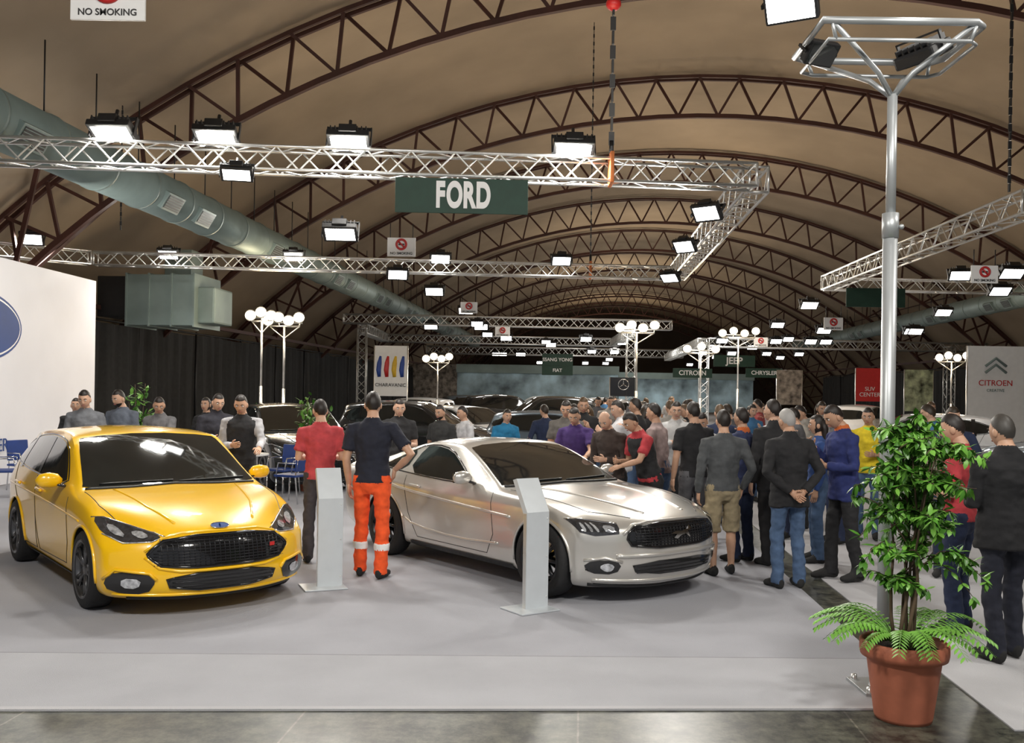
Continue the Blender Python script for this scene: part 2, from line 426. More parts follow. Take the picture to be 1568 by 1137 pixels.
def star(b):
    b.tube([(.22*math.cos(t*.2618),-.03,2.25+.22*math.sin(t*.2618)) for t in range(24)],.02,M_chrome,6,closed=True)
    for a in (90,210,330): b.tube([(0,-.03,2.25),(.22*math.cos(math.radians(a)),-.03,2.25+.22*math.sin(math.radians(a)))],[.03,.008],M_chrome,6)
banner(4.7,40,1.15,1.75,2.55,M_gblack,extra=star); banner(15.1,40,1.2,1.7,3.1,M_banred,0,'SUV\nCENTER',M_wt,.24,tz=2.1)
M_pic=mat('poster_green_brown',(.40,.46,.30),.5,noise=.9,nscale=3); M_pic2=mat('poster_brown',(.26,.22,.18),.5,noise=.8,nscale=4)
banner(17.6,41,1.25,1.3,3.1,M_pic); banner(12.0,41,1.1,1.5,3.0,M_pic2)
def chev(b):
    for q in (0,.16):
        b.tube([(-.26-.35,-.03,2.70-q),(-.35,-.03,2.9-q),(.26-.35,-.03,2.70-q)],.035,M_duct,6)
e=empty('banner',(12.33,23.5,0),0); b=MB(); b.box((0,0,1.7),(2.1,.04,3.0),M_white,None,.005)
for s in (-1.05,1.05): b.tube([(s,0,0),(s,0,3.2)],.025,M_alu,8)
chev(b); b.obj('panel',e); text('CITROEN',.20,M_red,'lettering',e,(-.35,-.03,2.28),(math.pi/2,0,0)); text('CREATIVE',.10,M_duct,'lettering',e,(-.35,-.03,2.1),(math.pi/2,0,0))
M_sea=mat('poster_blue',(.30,.42,.48),.5,noise=.75,nscale=.9)
b=MB(); b.box((1.5,56,1.9),(9.5,.15,2.2),M_sea); b.box((1.5,55.9,3.2),(9.6,.2,.5),M_duct); b.obj('exhibition_panel')
b=MB(); b.box((11,60,1.8),(8.5,.15,2.1),M_sea); b.box((11,59.9,3.0),(8.6,.2,.4),M_duct); b.obj('exhibition_panel')
b=MB(); b.box((-4,70,2.2),(8,.2,3.2),M_pic2); b.obj('exhibition_panel')
e=empty('booth_partition',(0,0,0)); b=MB()
M_bw=mat('booth_fabric_white',(.8,.8,.84),.6,noise=.03,nscale=1,bump=.2,bscale=1.5)
b.add([(-9.3,21.1,.02),(-9.5,13.5,.02),(-9.5,13.5,4.2),(-9.3,21.1,4.2),(-9.4,21.1,.02),(-9.6,13.5,.02),(-9.6,13.5,4.2),(-9.4,21.1,4.2)],[(0,1,2,3),(7,6,5,4),(3,2,6,7),(0,3,7,4),(1,5,6,2)],M_bw,False)
b.obj('panel',e)
M_oval=mat('oval_blue',(.008,.05,.22),.6,noise=.15,nscale=1)
b=MB()
def oval(b,a,c,x,m):
    n=48; vs=[(x,a*math.cos(2*math.pi*k/n),c*math.sin(2*math.pi*k/n)) for k in range(n)]
    b.add(vs,[tuple(range(n))],m,False,Matrix.Translation((-9.42,16.5,2.92))@Matrix.Rotation(-.0263,4,'Z'))
oval(b,1.55,.66,.02,M_oval);oval(b,1.49,.61,.03,M_wt);oval(b,1.45,.57,.04,M_oval)
b.obj('oval_emblem',e)
text('Ford',.8,M_wt,'lettering',e,(-9.37,16.5,2.92),(math.pi/2,0,math.pi/2)); text('GO FURTHER',.34,M_oval,'slogan',e,(-9.36,16.6,.75),(math.pi/2,0,math.pi/2))
# ------------------------------------------------------------ cars
def chaikin(p,it=1,closed=True):
    for _ in range(it):
        q=[];n=len(p)
        for i in range(n if closed else n-1):
            a=p[i];c=p[(i+1)%n]
            q.append((a[0]*.75+c[0]*.25,a[1]*.75+c[1]*.25)); q.append((a[0]*.25+c[0]*.75,a[1]*.25+c[1]*.75))
        if not closed: q=[p[0]]+q+[p[-1]]
        p=q
    return p
class Car:
    def __init__(s,name,L,st,ff,fr,pf,pr,bf,br_,paint,axles,wr,track,pe=3.0,cross=()):
        s.L=L; s.e=empty(name); s.d=MB(); s.paint=paint
        fr5=[0,.25,.5,.78,1]
        def shift(x,lev,frac):
            o=0
            if x<bf: o+=(1-x/bf)*(ff[lev]+pf*abs(frac)**pe)
            if L-x<br_: o-=(1-(L-x)/br_)*(fr[lev]+pr*abs(frac)**pe)
            return x+o
        def pos(x,lev,frac,y,z): return (L/2-shift(x,lev,frac),y,z)
        rings=[]; key=lambda v:(round(v[0],4),round(v[1],4),round(v[2],4)); lines={}
        for sd in (1,-1):
            R=[]
            for si,(x,w,zb,zsh,wb,zbe,wt,zte,ztop) in enumerate(st):
                mid=1 if .9<x<L-1.0 else 0
                ring=[pos(x,0,f,sd*f*w*.9,zb) for f in fr5]
                H=zsh-zb
                lv=[(w*(.955 if mid else .975),zb+.12*H),(w*(.978 if mid else 1),zb+.42*H),(w*.990,zb+.75*H),(w*.992,zsh),(wb,zbe),(wb*.48+wt*.52+.010,zbe*.5+zte*.5)]
                for k,(yy,zz) in enumerate(lv): ring.append(pos(x,k+1,1,sd*yy,zz))
                for f in reversed(fr5): ring.append(pos(x,7,f,sd*f*wt,zte+(ztop-zte)*(1-f**2.2)))
                R.append((ring,lv,(x,w,zb,wt,zte,ztop)))
                lines.setdefault(('a',sd),set()).add(key(ring[11])); lines.setdefault(('b',sd),set()).add(key(ring[8]))
                if si in cross:
                    for q in ring[11:]: lines.setdefault(('c',si),set()).add(key(q))
            vs=[];fs=[]
            for ring,_,_ in R: vs+=ring
            for i in range(len(R)-1):
                for k in range(15):
                    fs.append((i*16+k,i*16+k+1,(i+1)*16+k+1,(i+1)*16+k))
            for ci in (0,len(R)-1):
                ring,lv,(x,w,zb,wt,zte,ztop)=R[ci]
                grid=[[ci*16+4,ci*16+3,ci*16+2,ci*16+1,ci*16+0]]
                for k,(yy,zz) in enumerate(lv):
                    row=[ci*16+5+k]
                    for f in (.78,.5,.25,0):
                        vs.append(pos(x,k+1,f,sd*yy*f,zz+(.012*(1-f) if k>3 else 0))); row.append(len(vs)-1)
                    grid.append(row)
                grid.append([ci*16+11+k for k in range(5)])
                for a in range(7):
                    for c in range(4): fs.append((grid[a][c],grid[a][c+1],grid[a+1][c+1],grid[a+1][c]))
            rings.append((vs,fs))
        B=MB()
        for vs,fs in rings: B.add(vs,fs,paint)
        o=B.obj('body',None,True)
        cr=o.data.attributes.new('crease_edge','FLOAT','EDGE'); wt_={'a':.5,'b':.6,'c':.75}
        ks=[key(v.co) for v in o.data.vertices]
        for ed in o.data.edges:
            a,b=ks[ed.vertices[0]],ks[ed.vertices[1]]
            for ln,st_ in lines.items():
                if a in st_ and b in st_: cr.data[ed.index].value=max(cr.data[ed.index].value,wt_[ln[0]])
        md=o.modifiers.new('s','SUBSURF'); md.levels=2; md.render_levels=2
        me=evalmesh(o); o.modifiers.clear(); o.data=me
        bm=bmesh.new(); bm.from_mesh(me); bmesh.ops.recalc_face_normals(bm,faces=bm.faces); bm.to_mesh(me)
        s.bvh=BVHTree.FromBMesh(bm); bm.free()
        C=MB()
        for ax in axles:
            for sd in (1,-1):
                T=Matrix.Translation((L/2-ax,sd*.86,wr))@Matrix.Rotation(math.pi/2,4,'X')
                C.tube([(0,0,-.28),(0,0,.28)],wr+.04,M_black,40,T=T)
        c=C.obj('cut',None,True)
        o.data.materials.clear(); o.data.materials.append(paint); o.data.materials.append(M_black)
        c.data.materials.clear(); c.data.materials.append(M_black)
        bo=o.modifiers.new('b','BOOLEAN'); bo.object=c; bo.operation='DIFFERENCE'; bo.solver='EXACT'
        try: bo.material_mode='TRANSFER'
        except Exception: pass
        me=evalmesh(o); o.modifiers.clear(); o.data=me; bpy.data.objects.remove(c)
        for p in o.data.polygons: p.use_smooth=True
        bm=bmesh.new(); bm.from_mesh(o.data)
        for ed in bm.edges:
            if len(ed.link_faces)==2 and ed.calc_face_angle(0)>.8: ed.smooth=False
        bm.to_mesh(o.data); bm.free()
        o.parent=s.e; s.body=o
        for ax in axles:
            for sd in (1,-1):
                s.arch(ax,sd,wr+.045)
        s.axles=axles;s.wr=wr;s.track=track
    def to3(s,pl,u,v):
        L=s.L
        return {'F':((10,u,v),(-1,0,0)),'B':((-10,u,v),(1,0,0)),'L':((L/2-u,10,v),(0,-1,0)),'R':((L/2-u,-10,v),(0,1,0)),'T':((L/2-u,v,10),(0,0,-1))}[pl]
    def proj(s,pl,u,v,off):
        o,d=s.to3(pl,u,v); o=V3(o);d=V3(d)
        h=s.bvh.ray_cast(o,d)
        if h[0] is None:
            h=s.bvh.find_nearest(o+d*9.0)
            return h[0]+h[1]*off
        n=h[1]
        if n.dot(d)>0: n=-n
        return h[0]+n*off
    def decal(s,pl,poly,m,off=.004,step=.035,sm=1,mir=False):
        if sm: poly=chaikin(poly,sm)
        for sg in ((1,-1) if mir else (1,)):
            bm=bmesh.new(); vs=[bm.verts.new((p[0],p[1]*1.0,0)) for p in poly]; bm.faces.new(vs)
            us=[p[0] for p in poly]; ws=[p[1] for p in poly]
            bmesh.ops.triangulate(bm,faces=bm.faces)
            for ax,(lo,hi) in enumerate(((min(us),max(us)),(min(ws),max(ws)))):
                n=int((hi-lo)/step)
                for i in range(1,n+1):
                    q=lo+(hi-lo)*i/(n+1); co=(q,0,0) if ax==0 else (0,q,0); no=(1,0,0) if ax==0 else (0,1,0)
                    bmesh.ops.bisect_plane(bm,geom=list(bm.verts)+list(bm.edges)+list(bm.faces),plane_co=co,plane_no=no)
            bmesh.ops.triangulate(bm,faces=bm.faces)
            bm.verts.index_update()
            out=[]
            for v in bm.verts:
                u,w=v.co.x,v.co.y
                if pl in('F','B'): P=s.proj(pl,u*sg,w,off)
                elif pl=='T': P=s.proj(pl,u,w*sg,off)
                else: P=s.proj(('L' if sg>0 else 'R') ,u,w,off)
                out.append(P)
            s.d.add(out,[[v.index for v in f.verts] for f in bm.faces],m); bm.free()
    def trace(s,pl,pts,r,m,closed=False,sm=0,mir=False,off=0,step=.05):
        if sm: pts=chaikin(pts,sm,closed)
        for sg in ((1,-1) if mir else (1,)):
            P=[];n=len(pts)
            for i in range(n if closed else n-1):
                a=pts[i];c=pts[(i+1)%n]; k=max(1,int(math.hypot(c[0]-a[0],c[1]-a[1])/step))
                for j in range(k): P.append((a[0]+(c[0]-a[0])*j/k,a[1]+(c[1]-a[1])*j/k))
            if not closed: P.append(pts[-1])
            out=[]
            for u,w in P:
                if pl in('F','B'): out.append(s.proj(pl,u*sg,w,off))
                elif pl=='T': out.append(s.proj(pl,u,w*sg,off))
                else: out.append(s.proj('L' if sg>0 else 'R',u,w,off))
            s.d.tube(out,r,m,6,closed=closed)
    def arch(s,ax,sd,r):
        P=[]
        for k in range(25):
            a=-.12+ (math.pi+.24)*k/24
            u=ax+r*math.cos(a); z=r-.045+r*math.sin(a)
            if z<.19: continue
            P.append(s.proj('L' if sd>0 else 'R',u,z,.0))
        s.d.tube(P,.014,s.paint,6)
    def wheels(s,rim,spokes=5,double=True):
        b=MB(); wr=s.wr
        rr=wr*.73
        b.lathe([(rr-.02,-.10),(rr+.005,-.105),(wr-.03,-.108),(wr-.006,-.085),(wr,-.05),(wr,.05),(wr-.006,.085),(wr-.03,.108),(rr+.005,.105),(rr-.02,.10)],M_rubber,40)
        b.lathe([(rr+.01,.10),(rr+.004,.112),(rr-.015,.105),(rr-.03,.06),(rr-.03,-.10)],rim,40)
        b.lathe([(rr-.06,.0),(.001,.0)],M_black,24); b.lathe([(rr-.09,.02),(.05,.03)],M_chrome,24)
        b.lathe([(.07,.05),(.065,.075),(.045,.085),(.001,.088)],rim,20)
        for k in range(spokes):
            for da in ((-.16,.16) if double else (0,)):
                a=2*math.pi*k/spokes; a2=a+da
                p=V3((.04*math.cos(a),.04*math.sin(a),.07)); q=V3(((rr-.012)*math.cos(a2),(rr-.012)*math.sin(a2),.085))
                b.tube([p,p*.5+q*.5+V3((0,0,.004)),q],[(.028,.014),(.017,.012),(.02,.012)],rim,8,ref=(-math.sin(a2),math.cos(a2),0))
        me=None
        for i,ax in enumerate(s.axles):
            for sd in (1,-1):
                if me is None: o=b.obj('wheel'); me=o.data
                else: o=bpy.data.objects.new('wheel',me); COL.objects.link(o)
                o.parent=s.e; o.location=(s.L/2-ax,sd*(s.track-.10),wr+.012); o.rotation_euler=(-sd*math.pi/2,0,0)
    def mirror(s,x,y,z):
        for sd in (1,-1):
            b=s.d; X=s.L/2-x
            T=Matrix.Translation((X,sd*(y+.12),z+.06))
            b.tube([(0,-sd*.105,-.015),(0,-sd*.06,0),(.005,0,.005),(0,sd*.07,0),(-.01,sd*.105,-.01)],[(.02,.03),(.042,.062),(.048,.07),(.042,.06),(.012,.025)],s.paint,16,ref=(1,0,0),T=T)
            b.box((-.045,0,0),(.012,.17,.10),M_gblack,T,.005)
            b.tube([(X,sd*(y-.06),z-.01),(X,sd*(y+.07),z+.03)],[(.04,.015),(.03,.015)],M_gblack,8)
    def done(s,x,y,yaw):
        s.d.obj('trim_details',s.e); s.e.location=(x,y,.0); s.e.rotation_euler=(0,0,yaw)
def hatch(name,paint,x,y,yaw,full=True):
    st=[(0,.87,.17,.58,.83,.64,.73,.695,.72),(.10,.89,.16,.60,.85,.68,.76,.735,.76),(.30,.905,.16,.66,.878,.76,.79,.81,.835),(.60,.912,.17,.72,.89,.83,.81,.885,.905),
    (.90,.915,.18,.76,.89,.875,.81,.925,.945),(1.15,.915,.18,.79,.888,.905,.81,.95,.975),(1.28,.912,.18,.80,.888,.92,.80,.96,.99),(1.65,.91,.18,.81,.88,.95,.755,1.17,1.21),
    (2.00,.91,.18,.82,.875,.965,.71,1.365,1.40),(2.10,.91,.18,.82,.873,.97,.70,1.395,1.435),(2.5,.91,.18,.83,.87,.985,.68,1.425,1.475),(3.0,.91,.18,.84,.87,1.005,.67,1.42,1.472),(3.5,.91,.18,.85,.86,1.03,.655,1.395,1.45),
    (3.95,.90,.19,.86,.84,1.05,.62,1.35,1.40),(4.12,.88,.20,.86,.82,1.0,.64,1.14,1.19),(4.26,.86,.22,.82,.80,.93,.67,.97,1.0),(4.36,.84,.25,.78,.78,.86,.70,.90,.92)]
    c=Car(name,4.36,st,[.08,.02,0,.01,.03,.06,.09,.13],[.05,0,0,.01,.03,.04,.06,.08],.34,.2,1.1,.6,paint,(.88,3.53),.33,.90,cross=(6,9,13))
    c.decal('F',[(-.80,.978),(-.775,1.02),(-.675,1.34),(-.63,1.392),(0,1.43),(.63,1.392),(.675,1.34),(.775,1.02),(.80,.978),(.4,.982),(0,.995),(-.4,.982)],M_glass,.005)
    c.decal('B',[(-.6,1.04),(-.55,1.28),(0,1.31),(.55,1.28),(.6,1.04),(0,1.0)],M_glass,.005)
    c.decal('L',[(1.60,.985),(1.82,1.15),(2.08,1.325),(2.5,1.375),(3.0,1.372),(3.5,1.325),(3.88,1.20),(3.84,1.09),(3.3,1.045),(2.5,1.01)],M_glass,.005,mir=True)
    c.trace('L',[(1.54,.975),(1.82,1.17),(2.08,1.34),(2.5,1.39),(3.0,1.387),(3.5,1.34),(3.91,1.20),(3.85,1.08),(3.3,1.03),(2.5,1.0)],.008,M_gblack,True,1,True)
    for xx in (2.62,3.45): c.decal('L',[(xx,1.02),(xx+.09,1.02),(xx+.07,1.365),(xx-.01,1.365)],M_gblack,.008,sm=0,mir=True)
    for pts in ([(1.42,.9),(1.40,.5),(1.5,.30),(2.55,.28),(2.64,.6),(2.66,1.0)],[(2.66,1.0),(2.64,.6),(2.66,.28),(3.15,.28),(3.3,.55),(3.55,.8),(3.7,1.07)]):
        c.trace('L',pts,.004,M_black,mir=True)
    c.trace('L',[(.98,.735),(2.2,.79),(3.9,.84)],.012,paint,mir=True,off=-.003)
    for xx in (2.45,3.35): c.trace('L',[(xx-.1,.865),(xx+.1,.875)],.014,paint,mir=True,off=.02)
    c.decal('L',[(1.3,.24),(1.3,.19),(3.1,.19),(3.1,.24)],M_black,.01,sm=0,mir=True)
    grille=[(-.43,.668),(-.595,.55),(-.58,.51),(-.47,.425),(.47,.425),(.58,.51),(.595,.55),(.43,.668)]
    c.decal('F',grille,M_gblack,.006,sm=1)
    for z in [.45+.023*i for i in range(9)]:
        hw=.45+(.10 if z<.56 else .08-(z-.56)*1.5); hw=min(hw,.56)
        c.trace('F',[(-hw,z),(hw,z)],.0045,M_rimb,off=.009)
    for i in range(-12,13):
        c.trace('F',[(i*.041,.44),(i*.041,.65)],.004,M_rimb,off=.009)
    c.trace('F',grille,.014,M_gblack,True,1,off=.006)
    c.trace('F',[(-.61,.56),(-.44,.69),(0,.70),(.44,.69),(.61,.56)],.012,paint,off=.0,sm=1)
    c.trace('F',[(-.61,.52),(-.48,.40),(0,.395),(.48,.40),(.61,.52)],.016,paint,off=.0,sm=1)
    c.decal('F',[(-.46,.365),(-.42,.245),(.42,.245),(.46,.365)],M_gblack,.006)
    for z in (.28,.31,.34): c.trace('F',[(-.42,z),(.42,z)],.005,M_rimb,off=.008)
    c.trace('F',[(-.47,.37),(-.42,.24),(.42,.24),(.47,.37)],.012,M_gblack,True,1,off=.004)
    c.decal('F',[(.53,.335),(.58,.38),(.80,.41),(.87,.33),(.83,.24),(.59,.215)],M_gblack,.006,mir=True)
    c.trace('F',[(.53,.335),(.58,.39),(.80,.42),(.87,.34)],.014,paint,mir=True,off=.004)
    c.decal('F',[(.63,.345),(.76,.355),(.76,.28),(.65,.27)],M_lamp,.012,mir=True)
    c.trace('F',[(-.70,.185),(0,.175),(.70,.185)],.018,M_black,off=.0)
    c.trace('F',[(-.80,.215),(0,.20),(.80,.215)],.016,paint,off=.0)
    c.decal('F',[(.45,.665),(.55,.630),(.74,.620),(.85,.685),(.875,.80),(.80,.80),(.64,.74)],M_lampd,.006,mir=True,sm=1)
    c.decal('F',[(.55,.668),(.62,.648),(.67,.69),(.60,.71)],M_lamp,.011,mir=True); c.decal('F',[(.70,.655),(.79,.68),(.81,.75),(.73,.74)],M_lamp,.011,mir=True)
    c.trace('F',[(.45,.667),(.64,.742),(.80,.80),(.875,.80)],.006,M_chrome,off=.006,mir=True)
    c.trace('F',[(.46,.665),(.55,.632),(.74,.622),(.85,.687)],.005,M_lamp,off=.006,mir=True)
    c.decal('F',[(-.085,.725),(-.05,.743),(.05,.743),(.085,.725),(.05,.707),(-.05,.707)],M_oval,.012,sm=2,step=.02)
    c.trace('F',[(-.085,.725),(-.05,.743),(.05,.743),(.085,.725),(.05,.707),(-.05,.707)],.004,M_chrome,True,2,off=.012)
    c.decal('F',[(.41,.565),(.46,.565),(.455,.535),(.405,.535)],M_red,.016,sm=0)
    c.trace('T',[(.24,.50),(.45,.70),(.8,.79),(1.22,.80)],.004,M_black,mir=True)
    c.trace('T',[(.27,.34),(.6,.46),(1.2,.56)],.014,paint,mir=True,off=-.004)
    c.trace('F',[(-.78,.968),(-.4,.976),(0,.988),(.4,.976),(.78,.968)],.014,M_black,off=.004)
    c.trace('F',[(.05,1.0),(.70,1.01)],.008,M_black,off=.012); c.trace('F',[(-.65,1.0),(.0,1.01)],.008,M_black,off=.012)
    c.decal('B',[(.60,.98),(.62,.80),(.78,.78),(.80,.98)],M_red,.008,mir=True)
    c.decal('B',[(-.26,.55),(-.26,.44),(.26,.44),(.26,.55)],M_white,.008,sm=0)
    c.mirror(1.64,.88,.97)
    c.wheels(M_rim,5,True); c.done(x,y,yaw); return c
def coupe(name,paint,x,y,yaw):
    st=[(0,.88,.16,.60,.85,.69,.76,.745,.76),(.12,.91,.15,.64,.885,.74,.78,.785,.80),(.4,.945,.15,.71,.915,.81,.81,.845,.86),(.83,.958,.17,.79,.92,.88,.83,.90,.915),
    (1.2,.958,.18,.80,.92,.895,.83,.92,.94),(1.55,.952,.18,.80,.91,.905,.82,.93,.955),(1.75,.95,.18,.80,.905,.91,.79,1.015,1.045),(2.15,.95,.18,.81,.895,.925,.73,1.215,1.245),
    (2.48,.95,.18,.82,.89,.94,.675,1.32,1.35),(2.9,.95,.18,.83,.89,.95,.645,1.335,1.38),(3.3,.960,.18,.85,.905,.96,.62,1.285,1.345),(3.7,.968,.19,.88,.92,.98,.59,1.19,1.25),
    (4.05,.96,.20,.89,.91,1.0,.60,1.09,1.13),(4.35,.94,.22,.90,.88,1.01,.66,1.04,1.065),(4.65,.91,.26,.90,.85,1.0,.70,1.03,1.055),(4.78,.89,.30,.86,.83,.96,.70,.99,1.01)]
    c=Car(name,4.78,st,[.12,.04,0,0,.0,.01,.03,.05],[.08,.02,0,0,.0,.0,.02,.04],.34,.15,1.2,.5,paint,(.87,3.59),.350,.95,cross=(5,8))
    c.decal('F',[(-.80,.96),(-.775,.985),(-.66,1.24),(-.61,1.305),(0,1.34),(.61,1.305),(.66,1.24),(.775,.985),(.80,.96),(.4,.963),(0,.972),(-.4,.963)],M_glass,.005)
    c.decal('T',[(3.35,.44),(3.95,.50),(4.05,0),(3.95,-.50),(3.35,-.44),(3.3,0)],M_glass,.005)
    c.decal('L',[(2.02,.955),(2.32,1.13),(2.58,1.25),(2.95,1.285),(3.15,1.26),(3.2,.985),(2.7,.965)],M_glass,.005,mir=True)
    c.decal('L',[(3.27,1.235),(3.5,1.155),(3.72,1.04),(3.62,1.01),(3.27,.995)],M_glass,.005,mir=True)
    c.trace('L',[(1.97,.945),(2.32,1.145),(2.58,1.265),(2.95,1.30),(3.3,1.25),(3.78,1.03),(3.62,1.0),(2.7,.95)],.008,M_gblack,True,1,True)
    for pts in ([(1.62,.9),(1.58,.5),(1.7,.30),(2.95,.30),(3.1,.55),(3.2,.95)],): c.trace('L',pts,.004,M_black,mir=True)
    c.trace('L',[(1.3,.70),(2.2,.74),(3.2,.80),(3.6,.86)],.018,paint,mir=True,off=-.006,sm=1)
    c.trace('L',[(1.5,.42),(2.2,.38),(3.0,.42),(3.2,.50)],.018,paint,mir=True,off=-.006,sm=1)
    c.trace('L',[(2.85,.845),(3.05,.855)],.014,paint,mir=True,off=.02)
    c.decal('L',[(1.3,.25),(1.3,.19),(3.1,.19),(3.1,.25)],M_black,.01,sm=0,mir=True)
    gr=[(-.46,.735),(-.585,.64),(-.52,.525),(.52,.525),(.585,.64),(.46,.735)]
    c.decal('F',gr,M_gblack,.006)
    for z in [.54+.023*i for i in range(8)]:
        hw=.51-abs(z-.62)*.5; c.trace('F',[(-hw,z),(hw,z)],.0045,M_rimb,off=.009)
    for i in range(-12,13): c.trace('F',[(i*.041,.535),(i*.041,.715)],.004,M_rimb,off=.009)
    c.trace('F',gr,.013,M_gblack,True,1,off=.005)
    c.trace('F',[(-.60,.65),(-.47,.752),(0,.757),(.47,.752),(.60,.65)],.016,paint,off=.0,sm=1)
    hs=[(-.14,.640),(-.075,.658),(.0,.65),(.06,.670),(.105,.698),(.135,.668),(.09,.65),(.115,.59),(.06,.625),(.0,.62),(-.055,.59),(-.10,.60),(-.06,.63)]
    c.decal('F',hs,M_chrome,.022,sm=0,step=.02)
    c.decal('F',[(-.54,.41),(-.48,.285),(.48,.285),(.54,.41)],M_gblack,.006)
    for z in (.31,.34,.37): c.trace('F',[(-.48,z),(.48,z)],.005,M_rimb,off=.008)
    c.trace('F',[(-.66,.46),(0,.465),(.66,.46)],.020,paint,off=.0)
    c.decal('F',[(.61,.40),(.74,.43),(.87,.40),(.85,.31),(.65,.30)],M_gblack,.006,mir=True)
    c.trace('F',[(.61,.41),(.74,.445),(.87,.42)],.014,paint,off=.004,mir=True)
    c.decal('F',[(.67,.385),(.73,.405),(.78,.37),(.73,.325),(.68,.335)],M_lamp,.014,mir=True)
    c.trace('F',[(-.80,.20),(0,.165),(.80,.20)],.018,M_black,off=.0,sm=1)
    c.trace('F',[(-.80,.245),(0,.225),(.80,.245)],.018,paint,off=.0,sm=1)
    c.decal('F',[(.61,.735),(.63,.655),(.80,.635),(.88,.66),(.905,.765),(.82,.765)],M_lampd,.006,mir=True,sm=0)
    c.decal('F',[(.65,.715),(.66,.67),(.72,.66),(.735,.72)],M_lamp,.011,mir=True)
    for q in range(3): c.decal('F',[(.76+q*.04,.670),(.78+q*.04,.665),(.795+q*.035,.735),(.777+q*.035,.735)],M_lamp,.011,mir=True,step=.03)
    c.trace('F',[(.61,.735),(.82,.765),(.905,.765)],.007,M_chrome,off=.006,mir=True)
    c.decal('L',[(.62,.60),(.62,.56),(.72,.56),(.72,.60)],M_red,.006,sm=0,mir=True)
    c.trace('T',[(.20,.45),(.5,.70),(1.0,.78),(1.5,.78)],.004,M_black,mir=True)
    c.trace('T',[(.22,.26),(.7,.38),(1.45,.48)],.020,paint,mir=True,off=-.006)
    c.trace('F',[(-.78,.952),(-.4,.956),(0,.966),(.4,.956),(.78,.952)],.014,M_black,off=.004)
    c.trace('F',[(.05,.98),(.66,.99)],.008,M_black,off=.012); c.trace('F',[(-.60,.98),(.0,.99)],.008,M_black,off=.012)
    c.decal('B',[(-.8,.92),(-.8,.76),(.8,.76),(.8,.92)],M_gblack,.006,sm=0)
    for q in range(3): c.decal('B',[(.42+q*.12,.90),(.42+q*.12,.78),(.50+q*.12,.78),(.50+q*.12,.90)],M_red,.012,sm=0,mir=True)
    c.mirror(1.98,.90,.96)
    c.wheels(M_rimb,10,False); c.done(x,y,yaw); return c
M_yellow=mat('paint_yellow',(1.0,.57,.004),.30,.0,coat=1,noise=.02)
M_silver=mat('paint_silver',(.66,.64,.60),.28,.6,coat=1,noise=.03,nscale=2)
M_cblack=mat('paint_black',(.015,.016,.018),.25,.2,coat=1,noise=.1)
M_cwhite=mat('paint_white',(.7,.7,.7),.3,0,coat=1,noise=.03)
M_cblue=mat('paint_grey_blue',(.12,.16,.2),.3,.4,coat=1,noise=.05)
hatch('hatchback_car',M_yellow,-3.71,9.57,math.radians(-51.5))
coupe('coupe_car',M_silver,.05,10.48,math.radians(-51))
def clone(car,x,y,yaw,sz=1.0):
    e=bpy.data.objects.new(car.e.name.split('.')[0],None); COL.objects.link(e); e.location=(x,y,0); e.rotation_euler=(0,0,yaw); e.scale=(1,1,sz)
    for ch in car.e.children:
        o=bpy.data.objects.new(ch.name.split('.')[0],ch.data); COL.objects.link(o); o.parent=e; o.location=ch.location; o.rotation_euler=ch.rotation_euler
k1=hatch('hatchback_car',M_cblack,-4.4,18.9,math.radians(-60)); k1.e.scale=(1,1,1.08)
k2=hatch('hatchback_car',M_cwhite,-1.2,27,math.radians(-40))
k3=hatch('hatchback_car',M_cblue,1.4,21.5,math.radians(-20))
clone(k1,-2.0,21.8,math.radians(-10),1.12); clone(k1,.9,31,math.radians(190),1.2)
clone(k2,9.2,22,math.radians(160),1.05); clone(k2,3.2,40,math.radians(150),1.15)
clone(k3,11.2,18.5,math.radians(170),1.05); clone(k3,14,27,math.radians(150),1.1); clone(k2,12.5,34,1,1.1)
clone(k2,-4,36,2.8,1.1); clone(k1,0,37,.2,1.2); clone(k3,-1.5,45,.3,1.15); clone(k2,1.2,49,2.9,1.15)
# ------------------------------------------------------------ people
def hand(mb,wrist,d,n,k,m,curl=.5,side=1):
    d=V3(d).normalized(); n=V3(n); n=(n-d*n.dot(d)).normalized(); u=d.cross(n)*side
    W=V3(wrist)
    mb.tube([W-d*.02*k,W+d*.02*k,W+d*.06*k,W+d*.09*k],[(.026*k,.020*k),(.032*k,.018*k),(.041*k,.017*k),(.038*k,.014*k)],m,10,ref=u)
    for i,(o,l) in enumerate(((.030,.068),(.011,.078),(-.010,.072),(-.029,.056))):
        p=W+d*.082*k+u*o*k; pts=[p-d*.012*k,p]; a=curl*.35
        for f in (.45,.32,.25):
            p=p+(d*math.cos(a)+n*math.sin(a))*l*f*k; pts.append(p); a+=curl*.75
        mb.tube(pts,[.0085*k,.0092*k,.0085*k,.0078*k,.006*k],m,7)
    p=W+d*.025*k+u*.026*k; pts=[p-u*.01*k,p]; 
    for f,dr in ((.036,(d*.6+u*.75+n*.25)),(.030,(d*.85+u*.2+n*.45))):
        p=p+dr.normalized()*f*k; pts.append(p)
    mb.tube(pts,[.012*k,.012*k,.0105*k,.007*k],m,7)
ARM={'down':((.06,-.02,-.29),(.05,.06,-.54)),'front':((.05,.0,-.29),(-.08,.23,-.27)),'phone':((.03,.05,-.28),(-.08,.25,-.10)),
 'hip':((.21,-.10,-.23),(.02,.03,-.39)),'back':((.09,-.09,-.27),(-.13,-.17,-.45)),'cross':((.05,.05,-.27),(-.18,.20,-.20)),
 'reach':((.05,.15,-.24),(.02,.38,-.30)),'face':((.02,.12,-.26),(-.10,.16,.02)),'pocket':((.10,-.05,-.28),(.03,.07,-.50))}
SKT=[(.56,.33,.22),(.60,.37,.26),(.50,.29,.19)]
